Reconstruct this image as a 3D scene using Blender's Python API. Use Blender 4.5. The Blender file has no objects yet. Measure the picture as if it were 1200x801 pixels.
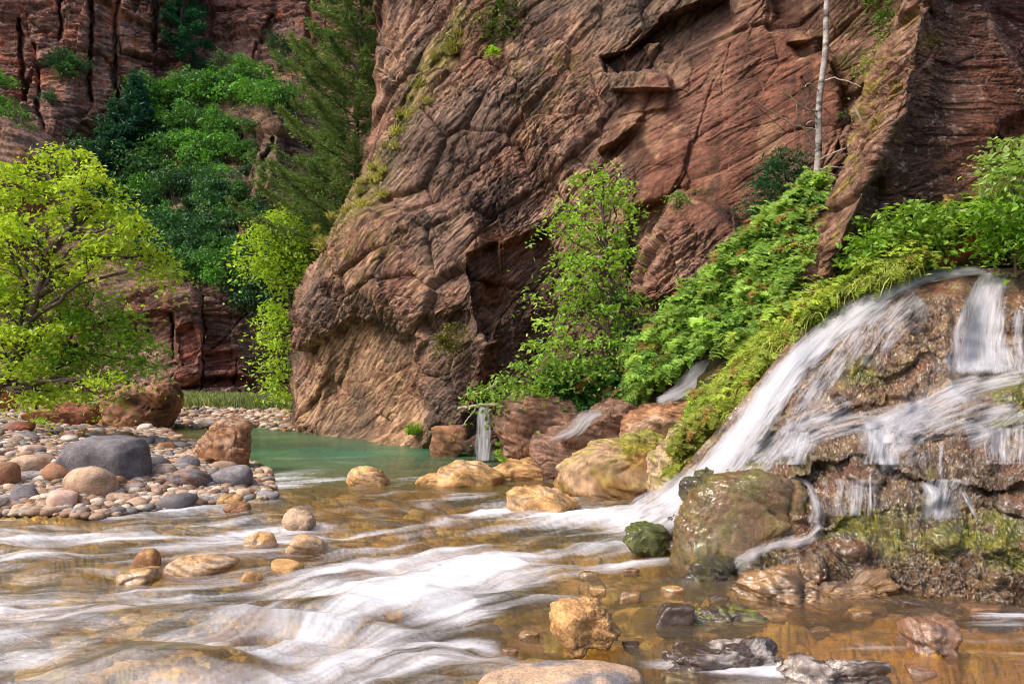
import bpy, bmesh, math, random
import numpy as np
from mathutils import Vector, Matrix, Euler

# ------------------------------------------------------------------ camera, light, exposure
F, HOR, CAMH = 867.0, 440.0, 1.6
scene = bpy.context.scene
COL = scene.collection
cam = bpy.data.objects.new('camera', bpy.data.cameras.new('camera'))
COL.objects.link(cam)
cam.location = (0, 0, CAMH)
cam.rotation_euler = (math.radians(90), 0, 0)
cam.data.sensor_width = 36.0
cam.data.lens = 36.0 * F / 1200.0
cam.data.shift_y = (HOR - 400.5) / 1200.0
cam.data.clip_start = 0.05
cam.data.clip_end = 2000
scene.camera = cam

SUN_EL, SUN_AZ = math.radians(50), math.radians(243)      # azimuth clockwise from +Y: from the left, a little behind the camera
world = bpy.data.worlds.new('World'); scene.world = world; world.use_nodes = True
wn = world.node_tree.nodes; wl = world.node_tree.links
bg = wn['Background']
sky = wn.new('ShaderNodeTexSky'); sky.sky_type = 'NISHITA'; sky.sun_disc = False
sky.sun_elevation = SUN_EL; sky.sun_rotation = SUN_AZ
sky.dust_density = 4.0; sky.ozone_density = 0.6; sky.air_density = 1.0
wl.new(sky.outputs[0], bg.inputs[0]); bg.inputs[1].default_value = 0.15
sd = bpy.data.lights.new('sun', 'SUN'); sd.energy = 2.0; sd.angle = math.radians(22); sd.color = (1.0, 0.93, 0.82)
sun = bpy.data.objects.new('sun', sd); COL.objects.link(sun)
to_sun = Vector((math.sin(SUN_AZ) * math.cos(SUN_EL), math.cos(SUN_AZ) * math.cos(SUN_EL), math.sin(SUN_EL)))
sun.rotation_euler = to_sun.to_track_quat('Z', 'Y').to_euler()
scene.view_settings.view_transform = 'Standard'
scene.view_settings.look = 'None'
scene.view_settings.exposure = 0.78
scene.view_settings.gamma = 1.0
scene.view_settings.use_curve_mapping = False
scene.cycles.pixel_filter_type = 'BLACKMAN_HARRIS'
scene.cycles.filter_width = 1.0
scene.cycles.max_bounces = 8
scene.cycles.transparent_max_bounces = 16
scene.cycles.diffuse_bounces = 3
scene.cycles.glossy_bounces = 2
scene.cycles.caustics_reflective = False
scene.cycles.caustics_refractive = False

# ------------------------------------------------------------------ numeric helpers
def PW(px, py, Y):
    px = np.asarray(px, float); py = np.asarray(py, float); Y = np.asarray(Y, float)
    return np.stack(np.broadcast_arrays((px - 600) / F * Y, Y, CAMH - (py - HOR) / F * Y), -1)
def PX(p):
    return 600 + p[..., 0] / p[..., 1] * F, HOR + (CAMH - p[..., 2]) / p[..., 1] * F
def WZ(px, py, z=0.0):                       # the point on the level z seen there
    Y = F * (CAMH - z) / (np.asarray(py, float) - HOR)
    return PW(px, py, Y)

_r = np.random.RandomState(7)
PERM = np.tile(_r.permutation(256), 3).astype(np.int32)
GR = _r.normal(size=(256, 3)).astype(np.float32); GR /= np.linalg.norm(GR, axis=1)[:, None]
RND = _r.rand(256, 6).astype(np.float32)

def pn(p):                                   # gradient noise, about -0.7..0.7
    p = np.asarray(p, np.float32)
    i = np.floor(p).astype(np.int32); f = p - i; i &= 255
    u = f * f * f * (f * (f * 6 - 15) + 10)
    out = 0
    for a in (0, 1):
        wa = u[..., 0] if a else 1 - u[..., 0]
        pa = PERM[i[..., 0] + a]
        for b in (0, 1):
            wb = wa * (u[..., 1] if b else 1 - u[..., 1])
            pb = PERM[(pa + i[..., 1] + b) & 255]
            for c in (0, 1):
                w = wb * (u[..., 2] if c else 1 - u[..., 2])
                g = GR[PERM[(pb + i[..., 2] + c) & 255]]
                out = out + w * (g[..., 0] * (f[..., 0] - a) + g[..., 1] * (f[..., 1] - b) + g[..., 2] * (f[..., 2] - c))
    return out
def fbm(p, octv=4, gain=0.5, lac=2.03):
    a, s, q = 1.0, 0, np.asarray(p, np.float32)
    for k in range(octv):
        s = s + a * pn(q); a *= gain; q = q * lac + 17.3
    return s
def ridged(p, octv=4, gain=0.5):
    a, s, q = 1.0, 0, np.asarray(p, np.float32)
    for k in range(octv):
        s = s + a * (1 - 2.2 * np.abs(pn(q))); a *= gain; q = q * 2.07 + 9.1
    return s
def cells(p, jit=0.75):                      # nearest of jittered points: F1, F2-F1, 6 random numbers, offset vector
    p = np.asarray(p, np.float32)
    b = np.floor(p - 0.5).astype(np.int32)
    best = np.full(p.shape[:-1], 9e9, np.float32); sec = best.copy()
    idx = np.zeros(p.shape[:-1], np.int32); vec = np.zeros_like(p)
    for a in (0, 1):
        for c in (0, 1):
            for e in (0, 1):
                ci = b + np.array((a, c, e), np.int32)
                h = PERM[(PERM[(PERM[ci[..., 0] & 255] + ci[..., 1]) & 255] + ci[..., 2]) & 255]
                v = p - (ci + 0.5 + (RND[h][..., :3] - 0.5) * jit)
                d = (v * v).sum(-1)
                cl = d < best
                sec = np.where(cl, best, np.minimum(sec, d))
                best = np.where(cl, d, best); idx = np.where(cl, h, idx)
                vec = np.where(cl[..., None], v, vec)
    return np.sqrt(best), np.sqrt(sec) - np.sqrt(best), RND[idx], vec
def sst(a, b, x):
    t = np.clip((x - a) / (b - a), 0, 1); return t * t * (3 - 2 * t)
def grid_interp(xs, ys, tab, x, y):          # cubic interpolation of a table: rows follow ys, columns follow xs
    tab = np.array(tab, float)
    def cub(ks, v, q, axis):
        ks = np.array(ks, float); n = len(ks)
        m = np.gradient(v, ks, axis=axis)
        q = np.clip(q, ks[0], ks[-1]); i = np.clip(np.searchsorted(ks, q) - 1, 0, n - 2)
        return i, (q - ks[i]) / (ks[i + 1] - ks[i]), ks[i + 1] - ks[i], m
    x = np.asarray(x, float); y = np.asarray(y, float)
    x, y = np.broadcast_arrays(x, y)
    i, t, h, mx = cub(xs, tab, x, 1)
    j, s, k, _ = cub(ys, tab, y, 0)
    def H(a, b, ma, mb, t, h):
        return a * (2*t**3 - 3*t**2 + 1) + ma * h * (t**3 - 2*t**2 + t) + b * (-2*t**3 + 3*t**2) + mb * h * (t**3 - t**2)
    my = np.gradient(tab, np.array(ys, float), axis=0)
    mxy = np.gradient(my, np.array(xs, float), axis=1)
    def row(jj, T, MX): return H(T[jj, i], T[jj, i + 1], MX[jj, i], MX[jj, i + 1], t, h)
    a, b = row(j, tab, mx), row(j + 1, tab, mx)
    ma, mb = row(j, my, mxy), row(j + 1, my, mxy)
    return H(a, b, ma, mb, s, k)
def segdist(x, y, pts):
    best = np.full(np.shape(x), 1e9); 
    for (ax, ay), (bx, by) in zip(pts[:-1], pts[1:]):
        dx, dy = bx - ax, by - ay
        t = np.clip(((x - ax) * dx + (y - ay) * dy) / (dx * dx + dy * dy + 1e-9), 0, 1)
        best = np.minimum(best, np.hypot(x - ax - t * dx, y - ay - t * dy))
    return best
def inpoly(x, y, pts):
    ins = np.zeros(np.shape(x), bool); n = len(pts)
    for i in range(n):
        (ax, ay), (bx, by) = pts[i], pts[(i + 1) % n]
        c = (ay > y) != (by > y)
        ins ^= c & (x < (bx - ax) * (y - ay) / ((by - ay) if by != ay else 1e-9) + ax)
    return ins
def sdpoly(x, y, pts):                       # > 0 inside
    d = segdist(x, y, list(pts) + [pts[0]])
    return np.where(inpoly(x, y, pts), d, -d)
def region(x, y, pts, soft=8): return sst(-soft, soft, sdpoly(x, y, pts))
def srgb(r, g, b):
    c = np.array((r, g, b)) / 255.0
    return np.where(c <= 0.04045, c / 12.92, ((c + 0.055) / 1.055) ** 2.4)
def blob(x, y, cx, cy, rx, ry): return np.exp(-((x - cx) / rx) ** 2 - ((y - cy) / ry) ** 2)
def mixc(a, b, t): return a * (1 - t[..., None]) + np.asarray(b) * t[..., None]

def boxblur(a, k):
    for ax in (0, 1):
        c_ = np.cumsum(np.concatenate([np.zeros_like(np.take(a, [0], ax)), a], ax), ax)
        n = a.shape[ax]; i0 = np.clip(np.arange(n) - k, 0, n); i1 = np.clip(np.arange(n) + k + 1, 0, n)
        a = (np.take(c_, i1, ax) - np.take(c_, i0, ax)) / (i1 - i0).reshape([-1 if q == ax else 1 for q in (0, 1)])
    return a

# ------------------------------------------------------------------ object helpers
def tag(o, label=None, cat=None, group=None, kind=None):
    if label: o['label'] = label
    if cat: o['category'] = cat
    if group: o['group'] = group
    if kind: o['kind'] = kind
    return o
def empty(name, loc):
    o = bpy.data.objects.new(name, None); COL.objects.link(o); o.location = loc; o.empty_display_size = 0.2
    return o
def mkmesh(name, V, faces, col=None, attrs=None, smooth=True):
    V = np.asarray(V, np.float32).reshape(-1, 3); faces = np.asarray(faces, np.int32)
    m = bpy.data.meshes.new(name); k = faces.shape[1]; nf = len(faces)
    m.vertices.add(len(V)); m.vertices.foreach_set('co', V.ravel())
    m.loops.add(nf * k); m.loops.foreach_set('vertex_index', faces.ravel())
    m.polygons.add(nf)
    m.polygons.foreach_set('loop_start', np.arange(0, nf * k, k, dtype=np.int32))
    m.polygons.foreach_set('loop_total', np.full(nf, k, np.int32))
    m.polygons.foreach_set('use_smooth', np.full(nf, smooth))
    m.update(calc_edges=True)
    if col is not None:
        c = np.ones((len(V), 4), np.float32); c[:, :3] = np.asarray(col, np.float32).reshape(-1, 3)
        a = m.color_attributes.new('Col', 'FLOAT_COLOR', 'POINT'); a.data.foreach_set('color', c.ravel())
    for n, v in (attrs or {}).items():
        a = m.attributes.new(n, 'FLOAT', 'POINT'); a.data.foreach_set('value', np.asarray(v, np.float32).ravel())
    return m
def link(name, mesh, mat, parent=None, loc=(0, 0, 0)):
    o = bpy.data.objects.new(name, mesh); COL.objects.link(o)
    if mat and not mesh.materials: mesh.materials.append(mat)
    o.location = loc
    if parent: o.parent = parent
    return o
def gridfaces(nv, nu):
    a = np.arange(nv * nu).reshape(nv, nu)
    return np.stack([a[:-1, :-1], a[:-1, 1:], a[1:, 1:], a[1:, :-1]], -1).reshape(-1, 4)
def normals(P):
    du = np.gradient(P, axis=1); dv = np.gradient(P, axis=0)
    n = np.cross(dv, du); n /= np.linalg.norm(n, axis=-1, keepdims=True) + 1e-9
    flip = np.where((n * (P - np.array((0, 0, CAMH)))).sum(-1) > 0, -1, 1)
    return n * flip[..., None]

# ------------------------------------------------------------------ materials
def newmat(name):
    m = bpy.data.materials.new(name); m.use_nodes = True
    nt = m.node_tree; nt.nodes.clear()
    o = nt.nodes.new('ShaderNodeOutputMaterial')
    return m, nt, o
def nd(nt, t, **kw):
    n = nt.nodes.new(t)
    for k, v in kw.items():
        if k.startswith('i_'):
            n.inputs[k[2:].replace('_', ' ')].default_value = v
        else: setattr(n, k, v)
    return n
def noise(nt, scale, detail=6, rough=0.6, vec=None, dist=0.0, scalev=None):
    n = nd(nt, 'ShaderNodeTexNoise'); n.inputs['Scale'].default_value = scale
    n.inputs['Detail'].default_value = detail; n.inputs['Roughness'].default_value = rough
    n.inputs['Distortion'].default_value = dist
    if vec is None:
        vec = nd(nt, 'ShaderNodeTexCoord').outputs['Object']
    if scalev:
        mp = nd(nt, 'ShaderNodeMapping'); mp.inputs['Scale'].default_value = scalev
        nt.links.new(vec, mp.inputs[0]); vec = mp.outputs[0]
    nt.links.new(vec, n.inputs['Vector'])
    return n.outputs['Fac']
def ramp(nt, fac, stops):
    r = nd(nt, 'ShaderNodeValToRGB'); e = r.color_ramp.elements
    while len(e) < len(stops): e.new(0.5)
    for x, (p, c) in zip(e, stops):
        x.position = p; x.color = (*c, 1) if len(c) == 3 else c
    nt.links.new(fac, r.inputs[0]); return r.outputs[0]
def mulcol(nt, a, b, fac=1.0, mode='MULTIPLY'):
    n = nd(nt, 'ShaderNodeMix', data_type='RGBA', blend_type=mode)
    if isinstance(fac, float): n.inputs[0].default_value = fac
    else: nt.links.new(fac, n.inputs[0])
    for s, i in ((a, 6), (b, 7)):
        if isinstance(s, tuple): n.inputs[i].default_value = (*s, 1)
        else: nt.links.new(s, n.inputs[i])
    return n.outputs[2]
def math_(nt, op, a, b=None, clamp=False):
    n = nd(nt, 'ShaderNodeMath', operation=op); n.use_clamp = clamp
    for s, i in ((a, 0), (b, 1)):
        if s is None: continue
        if isinstance(s, (int, float)): n.inputs[i].default_value = s
        else: nt.links.new(s, n.inputs[i])
    return n.outputs[0]
def bump(nt, h, strength, dist, prev=None):
    b = nd(nt, 'ShaderNodeBump'); b.inputs['Strength'].default_value = strength; b.inputs['Distance'].default_value = dist
    nt.links.new(h, b.inputs['Height'])
    if prev is not None: nt.links.new(prev, b.inputs['Normal'])
    return b.outputs[0]
def attr(nt, name, out='Color'): return nd(nt, 'ShaderNodeAttribute', attribute_name=name).outputs[out]

def rock_mat(name, sc=1.0, rough=0.85, bstr=0.6, bdist=0.03, wet=False, rnd=0.0, lo=0.62, hi=1.3):
    m, nt, o = newmat(name)
    bs = nd(nt, 'ShaderNodeBsdfPrincipled'); nt.links.new(bs.outputs[0], o.inputs[0])
    c = attr(nt, 'Col')
    f1 = noise(nt, 9 * sc, 8, 0.7); f2 = noise(nt, 60 * sc, 5, 0.7)
    v = ramp(nt, f1, [(0.3, (lo,) * 3), (0.7, (hi, hi * .985, hi * .97))])
    v2 = ramp(nt, f2, [(0.34, (0.56,) * 3), (0.66, (1.4,) * 3)])
    c = mulcol(nt, mulcol(nt, c, v), v2)
    if rnd:
        hs = nd(nt, 'ShaderNodeHueSaturation'); oi = nd(nt, 'ShaderNodeObjectInfo')
        mr = nd(nt, 'ShaderNodeMapRange'); nt.links.new(oi.outputs['Random'], mr.inputs[0])
        mr.inputs[3].default_value = 1 - rnd; mr.inputs[4].default_value = 1 + rnd
        nt.links.new(mr.outputs[0], hs.inputs['Value']); nt.links.new(c, hs.inputs['Color']); c = hs.outputs[0]
    nt.links.new(c, bs.inputs['Base Color'])
    n = bump(nt, noise(nt, 70 * sc, 6, 0.7), bstr * .8, bdist * .35, bump(nt, noise(nt, 14 * sc, 9, 0.72, dist=.6), bstr, bdist))
    nt.links.new(n, bs.inputs['Normal'])
    if wet:
        r = ramp(nt, noise(nt, 5, 4, .6), [(0.35, (0.12,) * 3), (0.65, (0.5,) * 3)])
        nt.links.new(r, bs.inputs['Roughness']); bs.inputs['Specular IOR Level'].default_value = 0.8
        bs.inputs['Coat Weight'].default_value = 0.6; bs.inputs['Coat Roughness'].default_value = 0.15
    else:
        bs.inputs['Roughness'].default_value = rough; bs.inputs['Specular IOR Level'].default_value = 0.25
    return m
def leaf_mat(name, trans=0.42, gloss=0.03, rnd=0.0):
    m, nt, o = newmat(name)
    c = attr(nt, 'Col')
    if rnd:
        hs = nd(nt, 'ShaderNodeHueSaturation'); oi = nd(nt, 'ShaderNodeObjectInfo')
        mr = nd(nt, 'ShaderNodeMapRange'); nt.links.new(oi.outputs['Random'], mr.inputs[0])
        mr.inputs[3].default_value = 1 - rnd; mr.inputs[4].default_value = 1 + rnd
        nt.links.new(mr.outputs[0], hs.inputs['Value']); nt.links.new(c, hs.inputs['Color']); c = hs.outputs[0]
    d = nd(nt, 'ShaderNodeBsdfDiffuse'); t = nd(nt, 'ShaderNodeBsdfTranslucent'); g = nd(nt, 'ShaderNodeBsdfGlossy')
    g.inputs['Roughness'].default_value = 0.5
    nt.links.new(c, d.inputs[0])
    tc = mulcol(nt, c, (1.15, 1.15, 0.55)); nt.links.new(tc, t.inputs[0])
    a = nd(nt, 'ShaderNodeMixShader'); a.inputs[0].default_value = trans
    nt.links.new(d.outputs[0], a.inputs[1]); nt.links.new(t.outputs[0], a.inputs[2])
    b = nd(nt, 'ShaderNodeMixShader'); b.inputs[0].default_value = gloss
    nt.links.new(a.outputs[0], b.inputs[1]); nt.links.new(g.outputs[0], b.inputs[2])
    nt.links.new(b.outputs[0], o.inputs[0]); return m
def flat_mat(name, c1, c2, scale=8, rough=0.8, scalev=None, bd=0.01):
    m, nt, o = newmat(name)
    bs = nd(nt, 'ShaderNodeBsdfPrincipled'); nt.links.new(bs.outputs[0], o.inputs[0])
    f = noise(nt, scale, 6, .65, scalev=scalev)
    nt.links.new(ramp(nt, f, [(0.35, c1), (0.65, c2)]), bs.inputs['Base Color'])
    bs.inputs['Roughness'].default_value = rough
    nt.links.new(bump(nt, f, 0.7, bd), bs.inputs['Normal']); return m
M = {}
M['cliff'] = rock_mat('red_sandstone', 1.0, 0.85, 0.7, 0.05)
M['far'] = rock_mat('far_sandstone', 0.35, 0.9, 0.7, 0.15)
M['mound'] = rock_mat('wet_tufa_rock', 1.6, 0.4, 1.0, 0.06, wet=True, lo=.45, hi=1.6)
M['stone'] = rock_mat('river_stone', 1.5, 0.7, 0.35, 0.01, rnd=0.3)
M['boulder'] = rock_mat('boulder_stone', 1.2, 0.75, 0.5, 0.02)
M['wetstone'] = rock_mat('wet_stone', 2.0, 0.3, 0.6, 0.015, wet=True)
M['leaf'] = leaf_mat('green_leaves')
M['leafr'] = leaf_mat('shrub_leaves', 0.3, 0.04, rnd=0.3)
M['needle'] = leaf_mat('needles', 0.25, 0.03)
M['bark'] = flat_mat('dark_bark', (.035, .022, .015), (.12, .085, .06), 14, scalev=(1, 1, .25))
M['birch'] = flat_mat('pale_birch_bark', (.03, .022, .02), (.50, .45, .41), 3.2, scalev=(1, 1, 3.2))
M['dead'] = flat_mat('weathered_grey_wood', (.22, .17, .13), (.5, .42, .34), 12, scalev=(1, 1, .3))
# ------------------------------------------------------------------ cliffs
def axis(a, b, step, ext_lo=None):
    return np.arange(a, b + step, step)
def beds(p, n, freq, amp, along=.4, seed=0.0, warp=.25):
    """beds (or joint-bound slabs) that each stand out by their own amount: straight sharp breaks between them"""
    n = np.array(n, float); n /= np.linalg.norm(n)
    u = (p @ n) * freq + warp * fbm(p * freq * .22 + seed, 3) + seed
    k = np.floor(u).astype(int); f = u - k
    hv = RND[k & 255][..., :3] * 37
    t = p * along * freq + hv
    v = pn(t) * 1.3 + .6 * (RND[(k * 7 + 3) & 255][..., 3] - .5)
    v = v + .5 * (.5 - f) * (RND[(k * 3 + 9) & 255][..., 4])            # each face leans a little
    return amp * v
def rockdetail(p, s=1.0, bed=(0.2, 0.1, 1.0), amp=1.0, blocky=1.0, strata=1.0, seed=0.0, rough=1.0, joint=(1, .2, .25)):
    q = p / s + seed
    w = np.stack([pn(q * .6 + 5), pn(q * .6 + 31), pn(q * .6 + 77)], -1)
    q = q + 0.12 * w
    b = np.array(bed, float); b /= np.linalg.norm(b)
    t1 = np.cross(b, (0, 1, 0)); t1 /= np.linalg.norm(t1); t2 = np.cross(b, t1)
    L = np.stack([q @ t1, q @ t2, q @ b], -1)
    d = 0.34 * fbm(q * .35 + 3, 2)
    f1, e1, r1, v1 = cells(L * np.array((.42, .42, .75)))
    d = d + blocky * (0.34 * (r1[..., 3] - .5) + 0.55 * ((r1[..., 4] - .5) * v1[..., 0] + (r1[..., 5] - .5) * v1[..., 2]) - 0.14 * np.exp(-e1 * 26))
    mk = sst(-.22, .22, pn(q * .55 + 200) + .4 * pn(q * 1.7 + 220)); ms = .25 + .95 * mk
    f2, e2, r2, v2 = cells(L * np.array((1.3, 1.3, 2.6)) + 40)
    d = d + blocky * (.55 + .6 * mk) * (0.07 * (r2[..., 3] - .5) + 0.17 * ((r2[..., 4] - .5) * v2[..., 0] + (r2[..., 5] - .5) * v2[..., 2]) - 0.05 * np.exp(-e2 * 22))
    f3, e3, r3, v3 = cells(L * np.array((3.2, 3.2, 9.0)) + 90)
    d = d + ms * blocky * rough * (0.04 * (r3[..., 3] - .5) + 0.10 * ((r3[..., 4] - .5) * v3[..., 0] + (r3[..., 5] - .5) * v3[..., 2]))
    f4, e4, r4, v4 = cells(L * np.array((8, 8, 26)) + 140)
    d = d + ms * (.3 + .7 * blocky) * rough * (0.022 * (r4[..., 3] - .5) + 0.05 * ((r4[..., 4] - .5) * v4[..., 0] + (r4[..., 5] - .5) * v4[..., 2]))
    d = d + strata * (beds(q, b, 1.1, .10, .3, seed + 1) + beds(q, b, 3.1, .05, .3, seed + 2) + ms * (beds(q, b, 8.5, .034, .3, seed + 3) + beds(q, b, 19, .018, .3, seed + 4, .5)))
    d = d + blocky * (beds(q, joint, .8, .16, .22, seed + 5) + beds(q, joint, 2.3, .08, .22, seed + 6))
    d = d + (.4 + .7 * mk) * rough * (0.022 * ridged(q * 3 + 7, 3) + 0.024 * fbm(q * 14, 3, .65))
    return d * s * amp
def lamin(p, bed, s=1.0):                    # fine colour banding along the bedding, about -.5 .. .5
    b = np.array(bed, float); b /= np.linalg.norm(b)
    q = p / s; w = .25 * fbm(q * .7 + 3, 2); h = q @ b + w
    t = q - (q @ b)[..., None] * b
    return fbm(t * 2.2 + (h * 16)[..., None] * b + 5, 4, .65)
def varnish(p, q=1.0):                       # dark mineral streaks that run down the face
    return sst(-.05, .35, fbm(p * np.array((1.1, 1.1, .16)) / q + 60, 4, .6) + .25 * pn(p * .25 / q + 9))

# ---- the big wall across the river
def Dmid(px, py):
    xs = [330, 430, 530, 600, 640, 700, 780, 860, 940, 1020, 1120]
    ys = [-300, -40, 80, 180, 280, 360, 430, 480, 560]
    T = [[27, 24, 22, 21.4, 21, 20, 18.6, 17.2, 16, 15, 14.5],
         [25, 22, 20, 19.4, 19, 18, 16.8, 15.8, 15, 14.4, 14],
         [24, 20.8, 18.8, 18.2, 17.9, 17.2, 16.2, 15.4, 14.8, 14.3, 14],
         [23, 19.6, 17.8, 17.4, 17.2, 16.7, 15.8, 15.2, 14.6, 14.2, 14],
         [21.8, 18.4, 16.9, 16.5, 16.7, 16.3, 15.4, 14.9, 14.4, 14.1, 14],
         [21.2, 17.9, 16.3, 15.9, 16.6, 16.2, 15.1, 14.7, 14.3, 14, 14],
         [21.2, 18.0, 16.2, 15.8, 16.4, 16, 15.1, 14.7, 14.3, 14, 14],
         [21.2, 18.1, 16.0, 15.4, 16, 15.8, 15.1, 14.7, 14.3, 14, 14],
         [20.8, 17.4, 15.6, 15.0, 15.6, 15.6, 15, 14.7, 14.3, 14, 14]]
    D = grid_interp(xs, ys, T, px, py)
    D += .6 * region(px, py, [(352, 412), (385, 392), (420, 372), (455, 382), (487, 398), (492, 440), (500, 480), (470, 512), (350, 520)], 7)
    D -= 0.5 * region(px, py, [(352, 300), (372, 290), (395, 390), (372, 505), (350, 505), (345, 400)], 10)
    D -= 0.6 * region(px, py, [(492, 392), (560, 380), (585, 400), (560, 460), (545, 520), (500, 520)], 14)
    D -= 0.7 * region(px, py, [(420, 250), (560, 230), (575, 330), (560, 375), (480, 385), (430, 350), (380, 330)], 16)
    D += .55 * region(px, py, [(592, 290), (640, 270), (665, 330), (640, 420), (600, 480), (560, 480), (590, 400), (583, 340)], 8)
    D += 0.6 * region(px, py, [(550, 300), (583, 285), (590, 350), (575, 395), (560, 350)], 5)
    D += 0.5 * region(px, py, [(705, 66), (735, 60), (778, 22), (850, -8), (860, 30), (800, 60), (782, 84), (712, 84)], 4)
    D -= 0.55 * region(px, py, [(714, 88), (780, 83), (786, 92), (786, 104), (718, 106)], 3)
    D -= 0.15 * region(px, py, [(718, 104), (786, 102), (780, 128), (722, 135)], 3)
    D -= 0.5 * region(px, py, [(698, 155), (715, 140), (752, 135), (748, 148), (722, 168), (700, 178)], 5)
    D += 0.35 * region(px, py, [(925, 52), (965, 44), (975, 64), (955, 78), (935, 66)], 4)
    D += 0.7 * region(px, py, [(1075, -60), (900, -60), (905, 30), (960, 46), (985, 110), (980, 180), (1010, 100)], 10)
    D -= 0.8 * region(px, py, [(800, 235), (850, 250), (880, 300), (830, 330), (768, 360), (750, 345), (765, 300)], 8)
    D += 0.6 * region(px, py, [(735, 245), (798, 225), (775, 290), (752, 335), (735, 330)], 6)
    for pl, w, a in (([(855, 50), (846, 90), (848, 112)], 2.5, .3), ([(836, 95), (818, 160), (800, 215), (790, 250)], 2.5, .35),
                     ([(803, 60), (812, 75), (805, 110)], 2.5, .3), ([(590, -20), (592, 70), (585, 130), (590, 260)], 5, .4),
                     ([(430, 40), (445, 120), (435, 190)], 4, .4), ([(486, 396), (492, 440), (490, 500)], 3, .5),
                     ([(620, 0), (600, 60), (560, 110)], 4, .3), ([(940, 95), (975, 150), (960, 215)], 3, .4)):
        D += a * .14 * np.exp(-(segdist(px + 3 * pn(np.stack([px / 14, py / 14, px * 0], -1)), py, pl) / (w * .6)) ** 2)
    return D
def edge_surface(name, Dfn, xe, yr, x1, y0, y1, step, detail, colour, mat, wrap=5.0, top_ext=None, ext_r=.1, ext_l=0, tone=.60):
    ys = np.arange(y0, y1 + step, step)
    if top_ext is not None:
        ys = np.concatenate([np.linspace(top_ext, y0, 40)[:-1], ys])
    nu = int((x1 - min(xe)) / step)
    u = np.concatenate([-np.linspace(ext_l, .003, 90), np.linspace(0, 1, nu), 1 + np.linspace(.003, ext_r, 90)] if ext_l else [np.linspace(0, 1, nu), 1 + np.linspace(.003, ext_r, 90)]); nu = len(u)
    ex = np.interp(ys, yr, xe)
    ex = ex + 6 * pn(np.stack([ys / 17, ys * 0 + 3.3, ys * 0], -1)) + 5 * pn(np.stack([ys / 50, ys * 0 + 8.3, ys * 0], -1))
    px = ex[:, None] + u[None] * (x1 - ex[:, None]); py = np.repeat(ys[:, None], nu, 1)
    Y = Dfn(px, py)
    e = np.clip((px - ex[:, None]) / 26.0, 0, 1)
    Y = Y + 0.9 * (1 - np.sqrt(1 - (1 - e) ** 2 * .999)) * wrap / 5
    if wrap:
        k = 56
        t = np.linspace(1, 0, k, endpoint=False)[None]
        pxw = ex[:, None] + t * 45; Yw = Y[:, :1] + t * wrap
        px = np.concatenate([pxw, px], 1); py = np.concatenate([np.repeat(ys[:, None], k, 1), py], 1)
        Y = np.concatenate([Yw, Y], 1)
    P = PW(px, py, Y)
    N = normals(P)
    N = np.stack([boxblur(boxblur(N[..., q], 16), 12) for q in range(3)], -1)      # soften the normals before displacing
    N /= np.linalg.norm(N, axis=-1, keepdims=True)
    d = detail(P, px, py)
    if wrap: d[:, :56] *= np.linspace(0, 1, 56)[None] ** .5
    Q = P + N * d[..., None]
    c = colour(Q, px, py, d); g_ = c.mean(-1, keepdims=True); c = (g_ + (c - g_) * .86) * tone * np.array((1.0, .985, .90))
    m = mkmesh(name, Q, gridfaces(*Q.shape[:2]), c)
    return link(name, m, mat)

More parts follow.
